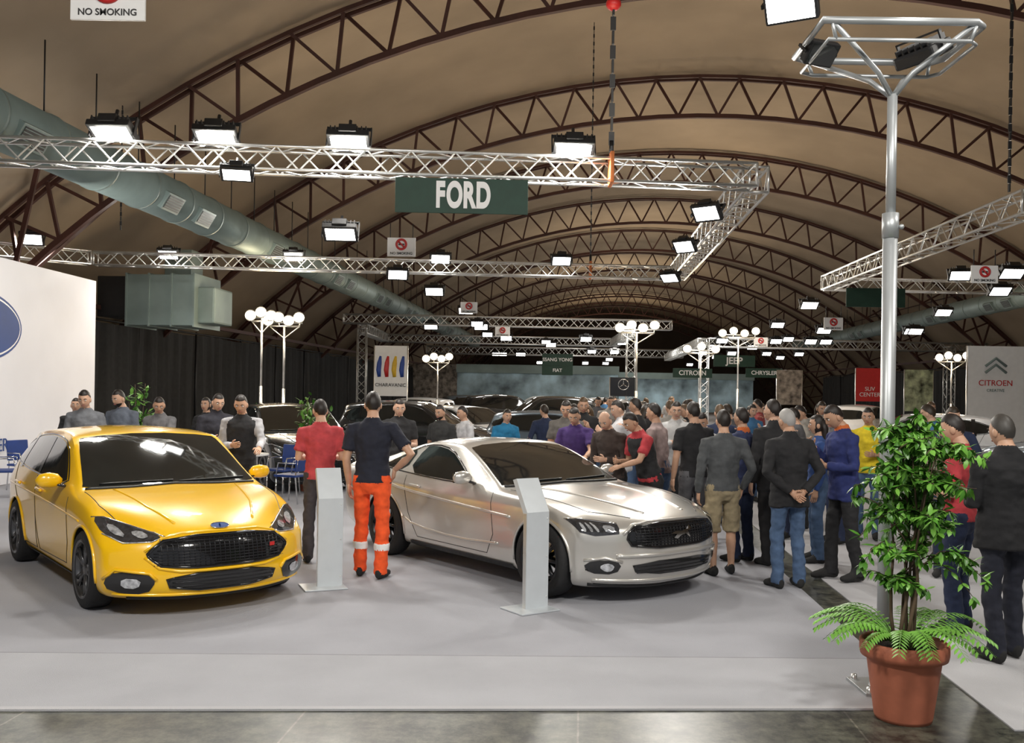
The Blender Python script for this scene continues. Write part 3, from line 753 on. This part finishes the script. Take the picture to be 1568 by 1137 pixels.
def person(x,y,yaw,H=1.75,top=(.02,.02,.025),bot=(.03,.04,.08),arms=('down','down'),lean=0,head=(0,0),hair=(.015,.01,.008),skin=None,shoe=(.02,.02,.02),
           sleeve='short',legs='long',jacket=False,stride=0,beard=False,bald=False,longhair=False,vest=None,slv=None,build=1.0,bands=False,vox=.014,woman=False,cargo=False,collar=None):
    skin=skin or SKT[int(abs(x*7+y*3))%3]
    S=MB(); tm=cloth(top); bm_=cloth(bot); sk=skinm(skin); sh=cloth(shoe); hr=skinm(hair)
    sm=cloth(slv) if slv else tm
    la=math.radians(lean)
    def Lf(p):
        p=V3(p); q=p-V3((0,0,.95)); c,s=math.cos(la),math.sin(la)
        return V3((q.x,q.y*c+q.z*s,.95+q.z*c-q.y*s))
    w=build; sw=.92 if woman else 1
    for sd in (-1,1):
        fy=sd*stride; hip=V3((sd*.09,-.01-.04*math.sin(la),.90)); an=V3((sd*.115,fy-.02,.10)); kn=(hip+an)*.5+V3((sd*.008,.035,.02))
        if legs=='long':
            S.tube([hip+V3((0,0,.07)),hip,hip*.6+kn*.4,kn,kn*.5+an*.5,an+V3((0,0,.05)),an-V3((0,0,.045))],[(.085*w,.095*w),(.094*w,.105*w),(.08,.086),(.066,.068),(.064,.068),(.062,.066),(.064,.072)],bm_,14,ref=(1,0,0))
            if bands:
                c=kn+(an-kn)*((kn.z-.30)/(kn.z-an.z)); S.tube([c+V3((0,0,.03)),c-V3((0,0,.03))],.075,M_white,14,ref=(1,0,0))
        else:
            ke=hip*.1+kn*.9
            S.tube([hip+V3((0,0,.07)),hip,hip*.6+kn*.4,kn,kn*.85+an*.15],[(.085*w,.095*w),(.098*w,.108*w),(.09,.094),(.088,.09),(.09,.092)],bm_,14,ref=(1,0,0))
            S.tube([ke,kn*.75+an*.25,kn*.6+an*.4,kn*.25+an*.75,an-V3((0,0,.03))],[.05,.052,.056,.04,.036],sk,12)
            if cargo: S.box((kn.x+sd*.075,kn.y,kn.z+.14),(.03,.11,.14),bm_)
        a=sd*.16; fd=V3((math.sin(a),math.cos(a),0)); b0=V3((an.x,an.y,0))
        S.tube([b0-fd*.075+V3((0,0,.052)),b0-fd*.05+V3((0,0,.055)),b0+fd*.02+V3((0,0,.058)),b0+fd*.10+V3((0,0,.043)),b0+fd*.165+V3((0,0,.034)),b0+fd*.20+V3((0,0,.03))],[(.022,.038),(.038,.052),(.042,.057),(.048,.042),(.044,.033),(.022,.022)],sh,14,ref=fd.cross(V3((0,0,1))))
    S.tube([(0,-.01,.80),(0,-.015,.88),(0,-.01,.97),(0,0,1.04)],[(.10*w,.085*w),(.165*w,.122*w),(.163*w,.118*w),(.148*w,.11*w)],bm_,20,ref=(1,0,0))
    hz=.80 if jacket else .90; e=.014 if jacket else 0
    ring=[(hz,-.01,.180+e,.134+e),(.97,-.005,.170+e,.125+e),(1.08,0,.156+e,.112+e),(1.18,0,.164+e,.117+e),(1.30,.0,.186+e,.128+e),(1.39,-.004,.190*sw+e,.118+e),(1.435,-.01,.160*sw+e,.098),(1.48,-.015,.10,.075),(1.515,-.015,.066,.062)]
    def tl(z,yy):
        return Lf((0,yy,z)) if z>.95 else V3((0,yy,z))
    S.tube([tl(z,yy) for z,yy,a,c in ring],[(a*w*(.9 if woman and z<1.2 else 1),c*w) for z,yy,a,c in ring],tm,24,ref=(1,0,0))
    if vest: 
        vm=cloth(vest)
        r2=[q for q in ring if .95<q[0]<1.45]; S.tube([tl(z,yy) for z,yy,a,c in r2],[(a*w+.008,c*w+.012) for z,yy,a,c in r2],vm,24,ref=(1,0,0))
    if collar or jacket:
        S.tube([Lf((0,-.015,1.48)),Lf((0,-.01,1.535))],[.078,.070],cloth(collar) if collar else tm,16)
    nb=Lf((0,-.012,1.50)); hp=math.radians(head[1])+la*.75; hy=math.radians(head[0])
    RH=Matrix.Rotation(hy,4,'Z')@Matrix.Rotation(-hp,4,'X')
    hcn=nb+(RH@V3((0,.028,.145)))
    S.tube([Lf((0,-.012,1.44)),nb+V3((0,0,.02)),nb*.45+hcn*.55,hcn],[.066,.058,.053,.05],sk,14)
    hands=[]
    for sd,ap in ((-1,arms[0]),(1,arms[1])):
        shd=Lf((sd*.186*sw*w,-.01,1.41)); eo,wo=ARM[ap] if isinstance(ap,str) else ap
        el=shd+V3((sd*eo[0],eo[1],eo[2])); wr=shd+V3((sd*wo[0],wo[1],wo[2]))
        inn=Lf((sd*.11,-.01,1.425))
        th=.88 if woman else 1
        pts=[inn,shd,shd*.55+el*.45,el,el*.6+wr*.4,wr]
        S.tube(pts,[.05*th,.055*th,.046*th,.040*th,.039*th,.026*th],sk,12)
        if sleeve=='long':
            S.tube([inn,shd+V3((0,0,.004)),shd*.55+el*.45,el,el*.6+wr*.4,wr*.95+el*.05],[.058,.066,.06,.052,.049,.040],sm,12)
        else:
            S.tube([inn,shd+V3((0,0,.004)),shd*.6+el*.4,shd*.30+el*.70],[.058,.065,.063,.067],sm,12)
        d=(wr-el).normalized(); 
        if ap=='down' or ap=='pocket': n=V3((-sd,0,0)); d=(d+V3((0,0,-.6))).normalized()
        elif ap=='back': n=V3((0,-1,0))
        elif ap=='hip': n=V3((-sd,.2,0)); d=V3((-sd*.2,.5,-.8))
        else: n=V3((-sd*.5,0,-1)) if ap=='reach' else V3((-sd,0,.3))
        hands.append((wr,d,n,sd))
    so=S.obj('tmp'); src=BVHTree.FromPolygons(S.V,S.F)
    md=so.modifiers.new('r','REMESH'); md.mode='VOXEL'; md.voxel_size=vox; md.use_smooth_shade=True
    m2=so.modifiers.new('s','SMOOTH'); m2.factor=.5; m2.iterations=3
    me=evalmesh(so); F=MB(); F.mats=list(S.mats)
    F.V=[v.co.copy() for v in me.vertices]; NO=[v.normal.copy() for v in me.vertices]
    ksk=F.mi(sk); skv=set()
    for p in me.polygons:
        F.F.append(tuple(p.vertices)); F.S.append(True)
        h=src.find_nearest(p.center); mm=S.M[h[2]] if h[2] is not None else 0; F.M.append(mm)
        if mm==ksk: skv.update(p.vertices)
    so_=V3((x*3.1,y*2.7,0))
    if vox<.018:
        for i,v in enumerate(F.V):
            if i not in skv:
                q=mnoise.noise(V3((v.x*9,v.y*9,v.z*13))+so_)+.5*mnoise.noise(V3((v.x*20,v.y*20,v.z*26))+so_)
                F.V[i]=v+NO[i]*(q*.012)
    bpy.data.objects.remove(so); bpy.data.meshes.remove(me)
    for wr,d,n,sd in hands: hand(F,wr,d,n,1.0,sk,.55,sd)
    TH=Matrix.Translation(hcn)@RH
    nl,nm=26,40; vs=[];info=[]
    vol=.02+.05*((int(abs(x*31+y*17))%5)/4)
    for i in range(nl+1):
        th=math.pi*i/nl
        for j in range(nm):
            ph=2*math.pi*j/nm; sx=math.sin(th)*math.cos(ph); sy=math.sin(th)*math.sin(ph); sz=math.cos(th)
            px,py,pz=.074*sx,.094*sy,.120*sz
            if sz<0:
                t=-sz; px*=1-.26*t*t; py*=(1-.10*t) if sy>0 else (1-.28*t)
            if sy>0:
                py*=.97
                g=0
                if -.30<sz<.14: g=(.14-sz)/.44
                elif -.38<sz<=-.30: g=1-(-.30-sz)/.08
                py+=.026*math.exp(-(sx/.17)**2)*g
                py-=.007*math.exp(-((abs(sx)-.36)/.16)**2-((sz-.05)/.11)**2)
                py+=.004*math.exp(-((sz-.22)/.08)**2)*(1 if abs(sx)<.6 else 0)
                py+=.006*math.exp(-(sx/.3)**2-((sz+.85)/.18)**2)
            if sy>.55: hl=.62
            elif sy>0: hl=.62-.40*(.55-sy)/.55
            else: hl=.22-.60*min(1,-sy*1.3)
            if longhair and sy<.3: hl=-1.2
            hair_=sz>hl
            if bald: hair_=hair_ and sz<.45 and sy<.2
            if hair_:
                q=1.03+vol*max(0,sz)+random.uniform(0,.03) if not bald else 1.03
                px*=q;py*=q;pz*=(1.0+vol+random.uniform(0,.03)) if not bald else 1
            brd=beard and sy>.05 and sz<-.36
            vs.append((px,py,pz)); info.append((hair_,brd))
    fh=[];fs=[];fb_=[]
    for i in range(nl):
        for j in range(nm):
            f=(i*nm+j,(i+1)*nm+j,(i+1)*nm+(j+1)%nm,i*nm+(j+1)%nm)
            c=sum(info[q][0] for q in f); d_=sum(info[q][1] for q in f)
            (fh if c>=2 else fb_ if d_>=3 else fs).append(f)
    o=len(F.V); F.add(vs,fs,sk,True,TH)
    for lst,mm in ((fh,hr),(fb_,hr)):
        kk=F.mi(mm)
        for f in lst: F.F.append(tuple(q+o for q in f)); F.M.append(kk); F.S.append(True)
    for sd in (-1,1):
        F.ball((sd*.031,.079,.006),(.013,.010,.008),M_white,8,TH); F.ball((sd*.031,.086,.006),(.006,.006,.006),M_gblack,6,TH)
        F.tube([(sd*.014,.094,.024),(sd*.032,.094,.030),(sd*.05,.082,.024)],[.003,.005,.003],hr,6,T=TH)
        F.ball((sd*.075,-.005,-.012),(.010,.022,.032),sk,10,TH)
    F.tube([(-.024,.078,-.062),(0,.092,-.060),(.024,.078,-.062)],[.003,.007,.003],M_lip,6,T=TH)
    if longhair: F.tube([(0,-.05,.05),(0,-.085,-.05),(0,-.08,-.16),(0,-.07,-.24)],[(.075,.05),(.085,.05),(.08,.04),(.05,.02)],hr,14,ref=(1,0,0),T=TH)
    ob=F.obj('woman' if woman else 'man')
    s=H/1.755; ob.scale=(s,s,s); ob.location=(x,y,.012); ob.rotation_euler=(0,0,math.radians(yaw))
    return ob
M_lip=mat('lip',(.35,.12,.10),.5,noise=.05)
BLK=(.018,.018,.02); NAVY=(.02,.03,.07); GREY=(.11,.11,.12); JEAN=(.07,.12,.22); WHT=(.6,.6,.62); RED=(.42,.04,.05)
person(-2.07,10.3,8,1.76,top=(.48,.06,.07),bot=(.05,.045,.05),arms=('front','front'),head=(20,5),beard=True,vox=.012,stride=.05)
person(-1.39,9.52,-6,1.85,top=(.015,.017,.03),bot=(.90,.10,.02),arms=('down','hip'),head=(15,5),bands=True,build=1.02,vox=.011,stride=-.06)
person(2.23,9.95,6,1.715,top=(.075,.08,.085),bot=(.32,.26,.16),arms=('down','pocket'),legs='short',cargo=True,sleeve='long',build=1.08,vox=.011,stride=.05)
person(2.74,9.33,12,1.75,top=BLK,bot=JEAN,arms=('back','back'),sleeve='long',jacket=True,hair=(.35,.34,.33),build=1.05,vox=.011,head=(10,10))
person(3.43,9.75,100,1.82,top=(.02,.03,.13),bot=BLK,arms=('front','phone'),sleeve='long',jacket=True,collar=(.5,.12,.03),head=(0,24),lean=4,vox=.011,stride=.08)
person(2.94,10.6,15,1.83,top=(.02,.02,.022),bot=BLK,arms=('down','down'),sleeve='long',jacket=True,head=(20,0),stride=.08)
person(3.60,6.89,10,1.765,top=(.012,.012,.014),bot=(.016,.018,.03),arms=('front','down'),sleeve='long',jacket=True,build=1.15,vox=.010,head=(10,8),hair=(.05,.045,.04),stride=.06)
person(3.62,7.65,50,1.76,top=RED,bot=NAVY,arms=('front','front'),head=(10,15),vox=.012)
person(2.14,11.1,20,1.79,top=BLK,bot=GREY,arms=('down','front'),head=(0,5))
person(2.62,10.75,35,1.73,top=(.03,.04,.10),bot=NAVY,arms=('front','down'),sleeve='long',vest=(.03,.04,.10),collar=(.5,.12,.03))
person(3.5,10.8,80,1.66,top=(.03,.07,.22),bot=JEAN,arms=('down','down'),sleeve='long',woman=True,longhair=True)
person(1.24,11.5,140,1.70,top=(.05,.035,.03),bot=BLK,arms=('front','down'),lean=14,head=(10,18),bald=True,sleeve='long',hair=(.2,.19,.18))
person(1.62,11.05,115,1.72,top=RED,vest=(.02,.02,.022),bot=BLK,arms=('reach','front'),lean=20,head=(0,15))
person(1.85,11.8,60,1.76,top=(.33,.25,.24),bot=JEAN,arms=('down','down'),sleeve='long',lean=6)
person(.85,12.3,165,1.72,top=(.06,.03,.14),bot=NAVY,arms=('reach','front'),lean=12,head=(0,15))
person(.78,13.4,170,1.78,top=(.12,.11,.10),bot=JEAN,arms=('front','front'),head=(0,20))
person(-1.55,13.0,195,1.76,top=BLK,bot=BLK,arms=('front','down'),vest=None,head=(0,15))
person(-1.05,14.2,150,1.66,top=(.03,.03,.03),bot=BLK,arms=('down','down'),beard=True,head=(0,10))
person(-.68,14.8,120,1.64,top=WHT,bot=JEAN,arms=('front','down'),lean=8)
person(-.12,15.4,200,1.60,top=(.02,.18,.35),bot=JEAN,arms=('front','down'),lean=12,sleeve='long')
person(-6.9,15.0,200,1.66,top=BLK,bot=BLK,sleeve='long'); person(-5.85,13.0,190,1.81,top=(.16,.17,.19),bot=JEAN,arms=('front','front'),head=(0,15))
person(-5.6,13.6,165,1.82,top=(.12,.14,.18),bot=NAVY,arms=('front','down'),head=(-10,15),beard=True); person(-4.95,13.5,170,1.76,top=(.16,.16,.17),bot=BLK,lean=16,head=(30,10),arms=('reach','down'))
person(-4.05,13.0,215,1.80,top=(.025,.025,.035),bot=BLK,sleeve='long',head=(0,18),arms=('front','front'),jacket=True)
person(-3.40,11.95,195,1.80,top=BLK,vest=BLK,slv=(.4,.4,.42),bot=BLK,sleeve='long',head=(-10,15),lean=6,arms=('reach','front'))
person(-4.9,15.2,170,1.7,top=BLK,bot=BLK,sleeve='long',woman=True,longhair=True)
person(4.75,12.6,150,1.74,top=(.65,.5,.02),bot=JEAN,arms=('front','down'),head=(0,10))
random.seed(11)
tops=[WHT,BLK,(.35,.33,.30),GREY,(.3,.05,.05),NAVY,(.25,.2,.15),(.5,.5,.5),(.05,.15,.3),BLK]
spots=[(2.3,13.2),(3.0,13.6),(1.9,14.4),(3.6,12.6),(4.2,12.2),(2.6,15.4),(3.5,15.2),(4.5,14.2),(1.9,16.6),(3.1,17.2),(4.2,16.8),(2.5,18.6),(3.6,19.4),(4.8,18.4),(2.9,21),(4.2,22),(5.4,20.5),(1.5,17.6),(3.4,24.5),(5,25.5),(6.2,15.6),(5.8,12.8),(6.4,19),(7.6,17.2),(2.2,24),(6.6,24),(4,28),(2.9,30),(1.3,15.6),(4.6,9.9),(5.2,11.2),
 (1.5,13.0),(2.5,12.2),(1.1,14.6),(2.2,15.9),(3.0,16.2),(1.4,19.2),(2.1,20.2),(3.3,22.6),(.6,16.8),(5.4,16.6),(4.0,13.3),(5.0,30),(3.6,33),(4.6,36)]
for i,(px,py) in enumerate(spots):
    bl=random.choice([0,0,6,12])
    person(px,py,random.uniform(-60,200),random.uniform(1.62,1.82),top=random.choice(tops),bot=random.choice([JEAN,BLK,NAVY,GREY]),
       arms=(random.choice(['down','front','pocket','phone','hip']),random.choice(['down','cross','front','down'])),sleeve=random.choice(['long','short']),lean=bl,stride=random.uniform(-.14,.14),jacket=random.random()<.3,
       head=(random.uniform(-40,40),random.uniform(0,18)),woman=(i%6==4),longhair=(i%6==4),vox=.02,build=random.uniform(.95,1.12),hair=random.choice([(.015,.01,.008),(.03,.02,.012),(.1,.06,.03)]))
# ------------------------------------------------------------ info podiums
def podium(x,y,rz,ln=.14):
    b=MB(); w,t=.235,.055
    prof=[(0,0),(0,.84),(ln,1.12),(ln+t,1.105),(t,.82),(t,0)]
    n=len(prof); vs=[(-w/2,p[0],p[1]) for p in prof]+[(w/2,p[0],p[1]) for p in prof]
    fs=[(0,1,n+1,n),(1,2,n+2,n+1),(2,3,n+3,n+2),(3,4,n+4,n+3),(4,5,n+5,n+4),(5,0,n,n+5),(0,5,4,1),(1,4,3,2),(n,n+1,n+4,n+5),(n+1,n+2,n+3,n+4)]
    b.add(vs,fs,M_pod,False)
    b.box((-.06,.02,.006),(.40,.34,.012),M_pod,None,.003)
    for sx in (-1,1): b.box((sx*(w/2),t/2,.42),(.006,t*.8,.82),M_alu)
    for z in (.1,.45,.78): b.ball((w/2-.02,-.002,z),.006,M_alu,6)
    o=b.obj('information_podium'); o.location=(x,y,.014); o.rotation_euler.z=rz
M_pod=mat('podium_white',(.62,.66,.69),.3,.15,noise=.03)
podium(-1.70,8.99,.4); podium(.245,8.22,.6,.17)
# ------------------------------------------------------------ chairs, table
M_chair=mat('chair_blue',(.01,.04,.2),.5,noise=.1)
def chair(x,y,rz):
    b=MB()
    b.box((0,0,.45),(.44,.42,.04),M_chair,None,.015)
    T=Matrix.Translation((0,-.22,.70))@Matrix.Rotation(.12,4,'X'); b.box((0,0,0),(.42,.03,.36),M_chair,T,.014)
    for sx in (-.19,.19):
        b.tube([(sx,.19,0),(sx,.17,.44)],.012,M_chrome,8); b.tube([(sx,-.24,0),(sx,-.19,.44),(sx,-.25,.86)],.012,M_chrome,8)
        b.tube([(sx*1.1,-.2,.66),(sx*1.15,.12,.66),(sx*1.1,.17,.44)],.011,M_chrome,8)
    o=b.obj('chair'); o.location=(x,y,.012); o.rotation_euler.z=rz
chair(-4.0,16.6,2.6); chair(-3.6,15.6,1.2); chair(-8.3,15.6,-1.2); chair(-8.6,16.8,-2)
b=MB(); b.lathe([(.001,.75),(.40,.75),(.40,.72),(.001,.72)],M_white,32); b.tube([(0,0,.02),(0,0,.72)],.03,M_chrome,12); b.lathe([(.001,.03),(.24,.015),(.25,0),(.001,0)],M_chrome,24)
o=b.obj('round_table'); o.location=(-4.55,16.2,.012)
# ------------------------------------------------------------ plants
M_leaf=mat('leaf_green',(.06,.19,.02),.4,noise=.45,nscale=6); M_leaf2=mat('leaf_light',(.15,.36,.05),.4,noise=.3,nscale=6)
M_bark=mat('bark',(.10,.065,.04),.8,noise=.3); M_terra=mat('terracotta',(.50,.16,.09),.7,noise=.1,nscale=10); M_soil=mat('soil',(.03,.02,.013),.95,noise=.3,bump=.6,bscale=50)
def leaf(b,p,d,n,l,w,m):
    d=d.normalized(); s=d.cross(n)
    if s.length<1e-3: s=V3((1,0,0))
    s.normalize(); n2=s.cross(d)
    P=[p,p+d*l*.3+s*w*.8-n2*l*.02,p+d*l*.3,p+d*l*.3-s*w*.8-n2*l*.02,p+d*l*.65+s*w*.75-n2*l*.08,p+d*l*.65-n2*l*.04,p+d*l*.65-s*w*.75-n2*l*.08,p+d*l-n2*l*.2]
    b.add(P,[(0,1,2),(0,2,3),(1,4,5,2),(2,5,6,3),(4,7,5),(5,7,6)],m)
def rv(): return V3((random.gauss(0,1),random.gauss(0,1),random.gauss(0,1))).normalized()
def potted_tree():
    random.seed(5); e=empty('potted_ficus_tree',(2.35,5.62,0)); b=MB()
    k=1.1
    b.lathe([(r*k,z*k) for r,z in [(.001,.01),(.145,.0),(.15,.02),(.19,.31),(.195,.33),(.222,.335),(.228,.36),(.228,.41),(.215,.42),(.20,.405),(.195,.36),(.001,.35)]],M_terra,48)
    b.lathe([(.196*k,.37*k),(.10*k,.385*k),(.001,.39*k)],M_soil,24); b.obj('terracotta_pot',e)
    b=MB(); tips=[]
    for k in range(7):
        a=k*.9; p=V3((.05*math.cos(a),.05*math.sin(a),.40)); pts=[p.copy()]
        tgt=V3((-.02+random.uniform(-.14,.15),random.uniform(-.15,.15),random.uniform(1.42,1.72)))
        for t in range(1,7):
            q=p.lerp(tgt,t/6)+V3((random.uniform(-.03,.03),random.uniform(-.03,.03),0)); pts.append(q)
        b.tube(pts,[.012-.0015*i for i in range(7)],M_bark,7)
        for i in range(2,7):
            for c in range(4 if i>3 else 1):
                d=rv(); d.z=abs(d.z)*.3+.1; d.normalize(); s=pts[i]; L=random.uniform(.14,.26)*(1.1 if i>3 else .7)
                br=[s]; q=s.copy()
                for j in range(5): q=q+d*L/5; d=(d+V3((0,0,-.17))).normalized(); br.append(q.copy())
                b.tube(br,[.005,.004,.003,.003,.002,.002],M_bark,4,cap=False); tips.append(br)
    for off,full in (((.44,.05,1.36),0),((.46,-.05,.82),1),((.36,-.1,.95),1),((-.26,0,.90),1),((-.24,.1,1.05),0),((.30,.05,1.14),1),((.42,.0,.70),0)):
        s=V3((.0,0,.75+.3*random.random())); q=V3(off); mdp=(s+q)/2+V3((0,0,.14)); br=[s,s*.5+mdp*.5+V3((0,0,.03)),mdp,mdp*.5+q*.5+V3((0,0,.03)),q]
        b.tube(br,[.006,.005,.004,.003,.002],M_bark,5,cap=False); tips.append(br[2:])
        if full: tips.append(br[2:]); tips.append(br[1:])
    b.obj('stems',e); b=MB()
    for br in tips:
        for i in range(1,len(br)):
            for c in range(6):
                p=br[i-1].lerp(br[i],random.random()); d=rv(); d.z-=.55; leaf(b,p,d,rv()*.4+V3((0,0,1)),random.uniform(.055,.09),random.uniform(.014,.021),M_leaf if random.random()<.5 else M_leaf2)
    for k in range(30):
        a=random.uniform(0,6.283); L=random.uniform(.34,.58); d=V3((math.cos(a),math.sin(a),1.7)); d.normalize(); q=V3((.05*math.cos(a),.05*math.sin(a),.42)); pts=[q.copy()]
        for j in range(10): q=q+d*L/10*1.15; d=(d+V3((math.cos(a)*.06,math.sin(a)*.06,-.21))).normalized(); pts.append(q.copy())
        b.tube(pts,[.004-.0003*j for j in range(11)],M_leaf2,4,cap=False)
        for j in range(2,11):
            dd=(pts[j]-pts[j-1]).normalized(); s=dd.cross(V3((0,0,1))).normalized()
            for sg in (-1,1):
                for h in (0,.5):
                    leaf(b,pts[j-1].lerp(pts[j],h),(s*sg+dd*.6+V3((0,0,-.15))),V3((0,0,1)),.10*(1-.05*j),.011,M_leaf2)
    b.obj('foliage',e)
potted_tree()
def shrub(x,y,h):
    random.seed(int(x*10)); b=MB(); b.lathe([(.001,0),(.15,0),(.2,.35),(.2,.38),(.17,.36),(.001,.34)],M_terra,20)
    for k in range(14):
        a=random.uniform(0,6.28); p=V3((0,0,.33)); t=V3((.35*math.cos(a)*random.random(),.35*math.sin(a)*random.random(),h*random.uniform(.6,1)))
        b.tube([p,(p+t)/2,t],[.01,.008,.004],M_bark,5)
        for c in range(34):
            q=p.lerp(t,random.uniform(.3,1)); leaf(b,q+rv()*.05,rv(),V3((0,0,1)),.13,.035,M_leaf if c%2 else M_leaf2)
    o=b.obj('potted_shrub'); o.location=(x,y,.012)
shrub(-6.0,15.2,1.95); shrub(-3.7,17.4,1.8); shrub(-5.6,20.8,1.6)
# ------------------------------------------------------------ tall light mast near the plant
e=empty('floodlight_mast',(2.44,6.15,0)); b=MB()
M_mast=mat('mast_grey',(.42,.44,.45),.4,.5,noise=.1,nscale=3)
b.tube([(0,0,.0),(0,0,3.05)],.046,M_mast,24); b.tube([(0,0,3.0),(0,0,3.86)],.031,M_mast,24); b.tube([(0,0,2.93),(0,0,3.09)],.052,M_mast,24); b.tube([(0,0,1.6),(0,0,1.66)],.052,M_mast,24)
b.ball((.06,-.03,3.0),.018,M_mast,8); b.box((0,0,.02),(.36,.36,.02),M_mast,None,.004); b.lathe([(.10,.02),(.075,.06),(.05,.09)],M_mast,24)
for sx in (-.14,.14):
    for sy in (-.14,.14): b.lathe([(.001,.06),(.02,.06),(.022,.03)],M_alu,8,Matrix.Translation((sx,sy,0)))
x0,x1,y0,y1,z=-.55,.48,-.30,.42,4.22
ring=[(x0,y0),(x1-.08,y0),(x1-.02,y0+.06),(x1,y1-.08),(x1-.06,y1),(x0+.12,y1),(x0+.02,y1-.06)]
b.tube([(p[0],p[1],z) for p in ring],.024,M_mast,10,closed=True); b.tube([(p[0]*.93,p[1]*.93,z-.11) for p in ring],.013,M_mast,8,closed=True)
for px,py in ((x0+.05,y0),(x1-.08,y0),(x1-.06,y1),(x0+.12,y1)):
    b.tube([(0,0,3.84),(px*.25,py*.25,3.98),(px,py,z)],.018,M_mast,8); b.tube([(px,py,z),(px*.93,py*.93,z-.11)],.012,M_mast,6)
b.obj('mast',e)
for (px,py,pz,tx,ty,tz,lit,s) in ((-.75,-.25,4.33,-2.2,-4.2,1,1,.66),(-.42,.1,4.14,1.5,-4,0,0,.45),(.30,.2,4.14,2,1,0,0,.62),(.1,-.3,4.5,-1,-3,0,1,.5)):
    T=Matrix.Translation((px,py,pz))@(V3((tx,ty,tz-pz))).to_track_quat('-Z','Y').to_matrix().to_4x4()@Matrix.Scale(s,4)
    b=MB(); b.box((0,0,.1),(.5,.36,.14),M_black,T,.03)
    for q in range(6): b.box((-.2+q*.08,0,.2),(.015,.3,.07),M_black,T)
    b.add([(-.22,-.15,.025),(.22,-.15,.025),(.22,.15,.025),(-.22,.15,.025)],[(3,2,1,0)],M_led if lit else M_glass,False,T)
    b.box((0,0,.28),(.56,.04,.02),M_black,T); b.box((-.27,0,.18),(.02,.04,.22),M_black,T); b.box((.27,0,.18),(.02,.04,.22),M_black,T)
    b.obj('floodlight_head',e)
# ------------------------------------------------------------ general hall lighting
area((-3.2,1.5,6.2),(-3,8.5,0),250,1.2); area((2.5,1.5,6.2),(1.5,8.5,0),250,1.2); area((6,6,6),(4,9,0),90,1)
area((-6.8,14.5,4.2),(-9.4,17.5,2.2),75,.6)  # added fill that brightens the white booth partition, no fixture behind it
for hy in (30,45,60,80): 
    p=hc(3,hy); area((p.x,p.y,7),(p.x,p.y,0),480,3)  # overhead fill added to keep the far hall bright, not real lamps
for hx,hy,pw in ((-2,20,70),(6,20,95),(4,36,170),(3,52,230),(3,70,300),(3,92,300),(0,11,38)):
    p=hc(hx,hy); l=bpy.data.lights.new('roof_fill','AREA'); l.energy=pw*1.1; l.size=2; l.color=(1,.82,.6)  # added upward fill to brighten the roof fabric, no such fixtures in the hall
    o=bpy.data.objects.new('roof_fill_light',l); COL.objects.link(o); o.location=(p.x,p.y,5.2); o.rotation_euler=(math.pi,0,0)
w=bpy.data.worlds.new('World'); SC.world=w; w.use_nodes=True
w.node_tree.nodes['Background'].inputs[0].default_value=(.9,.93,1,1); w.node_tree.nodes['Background'].inputs[1].default_value=.32
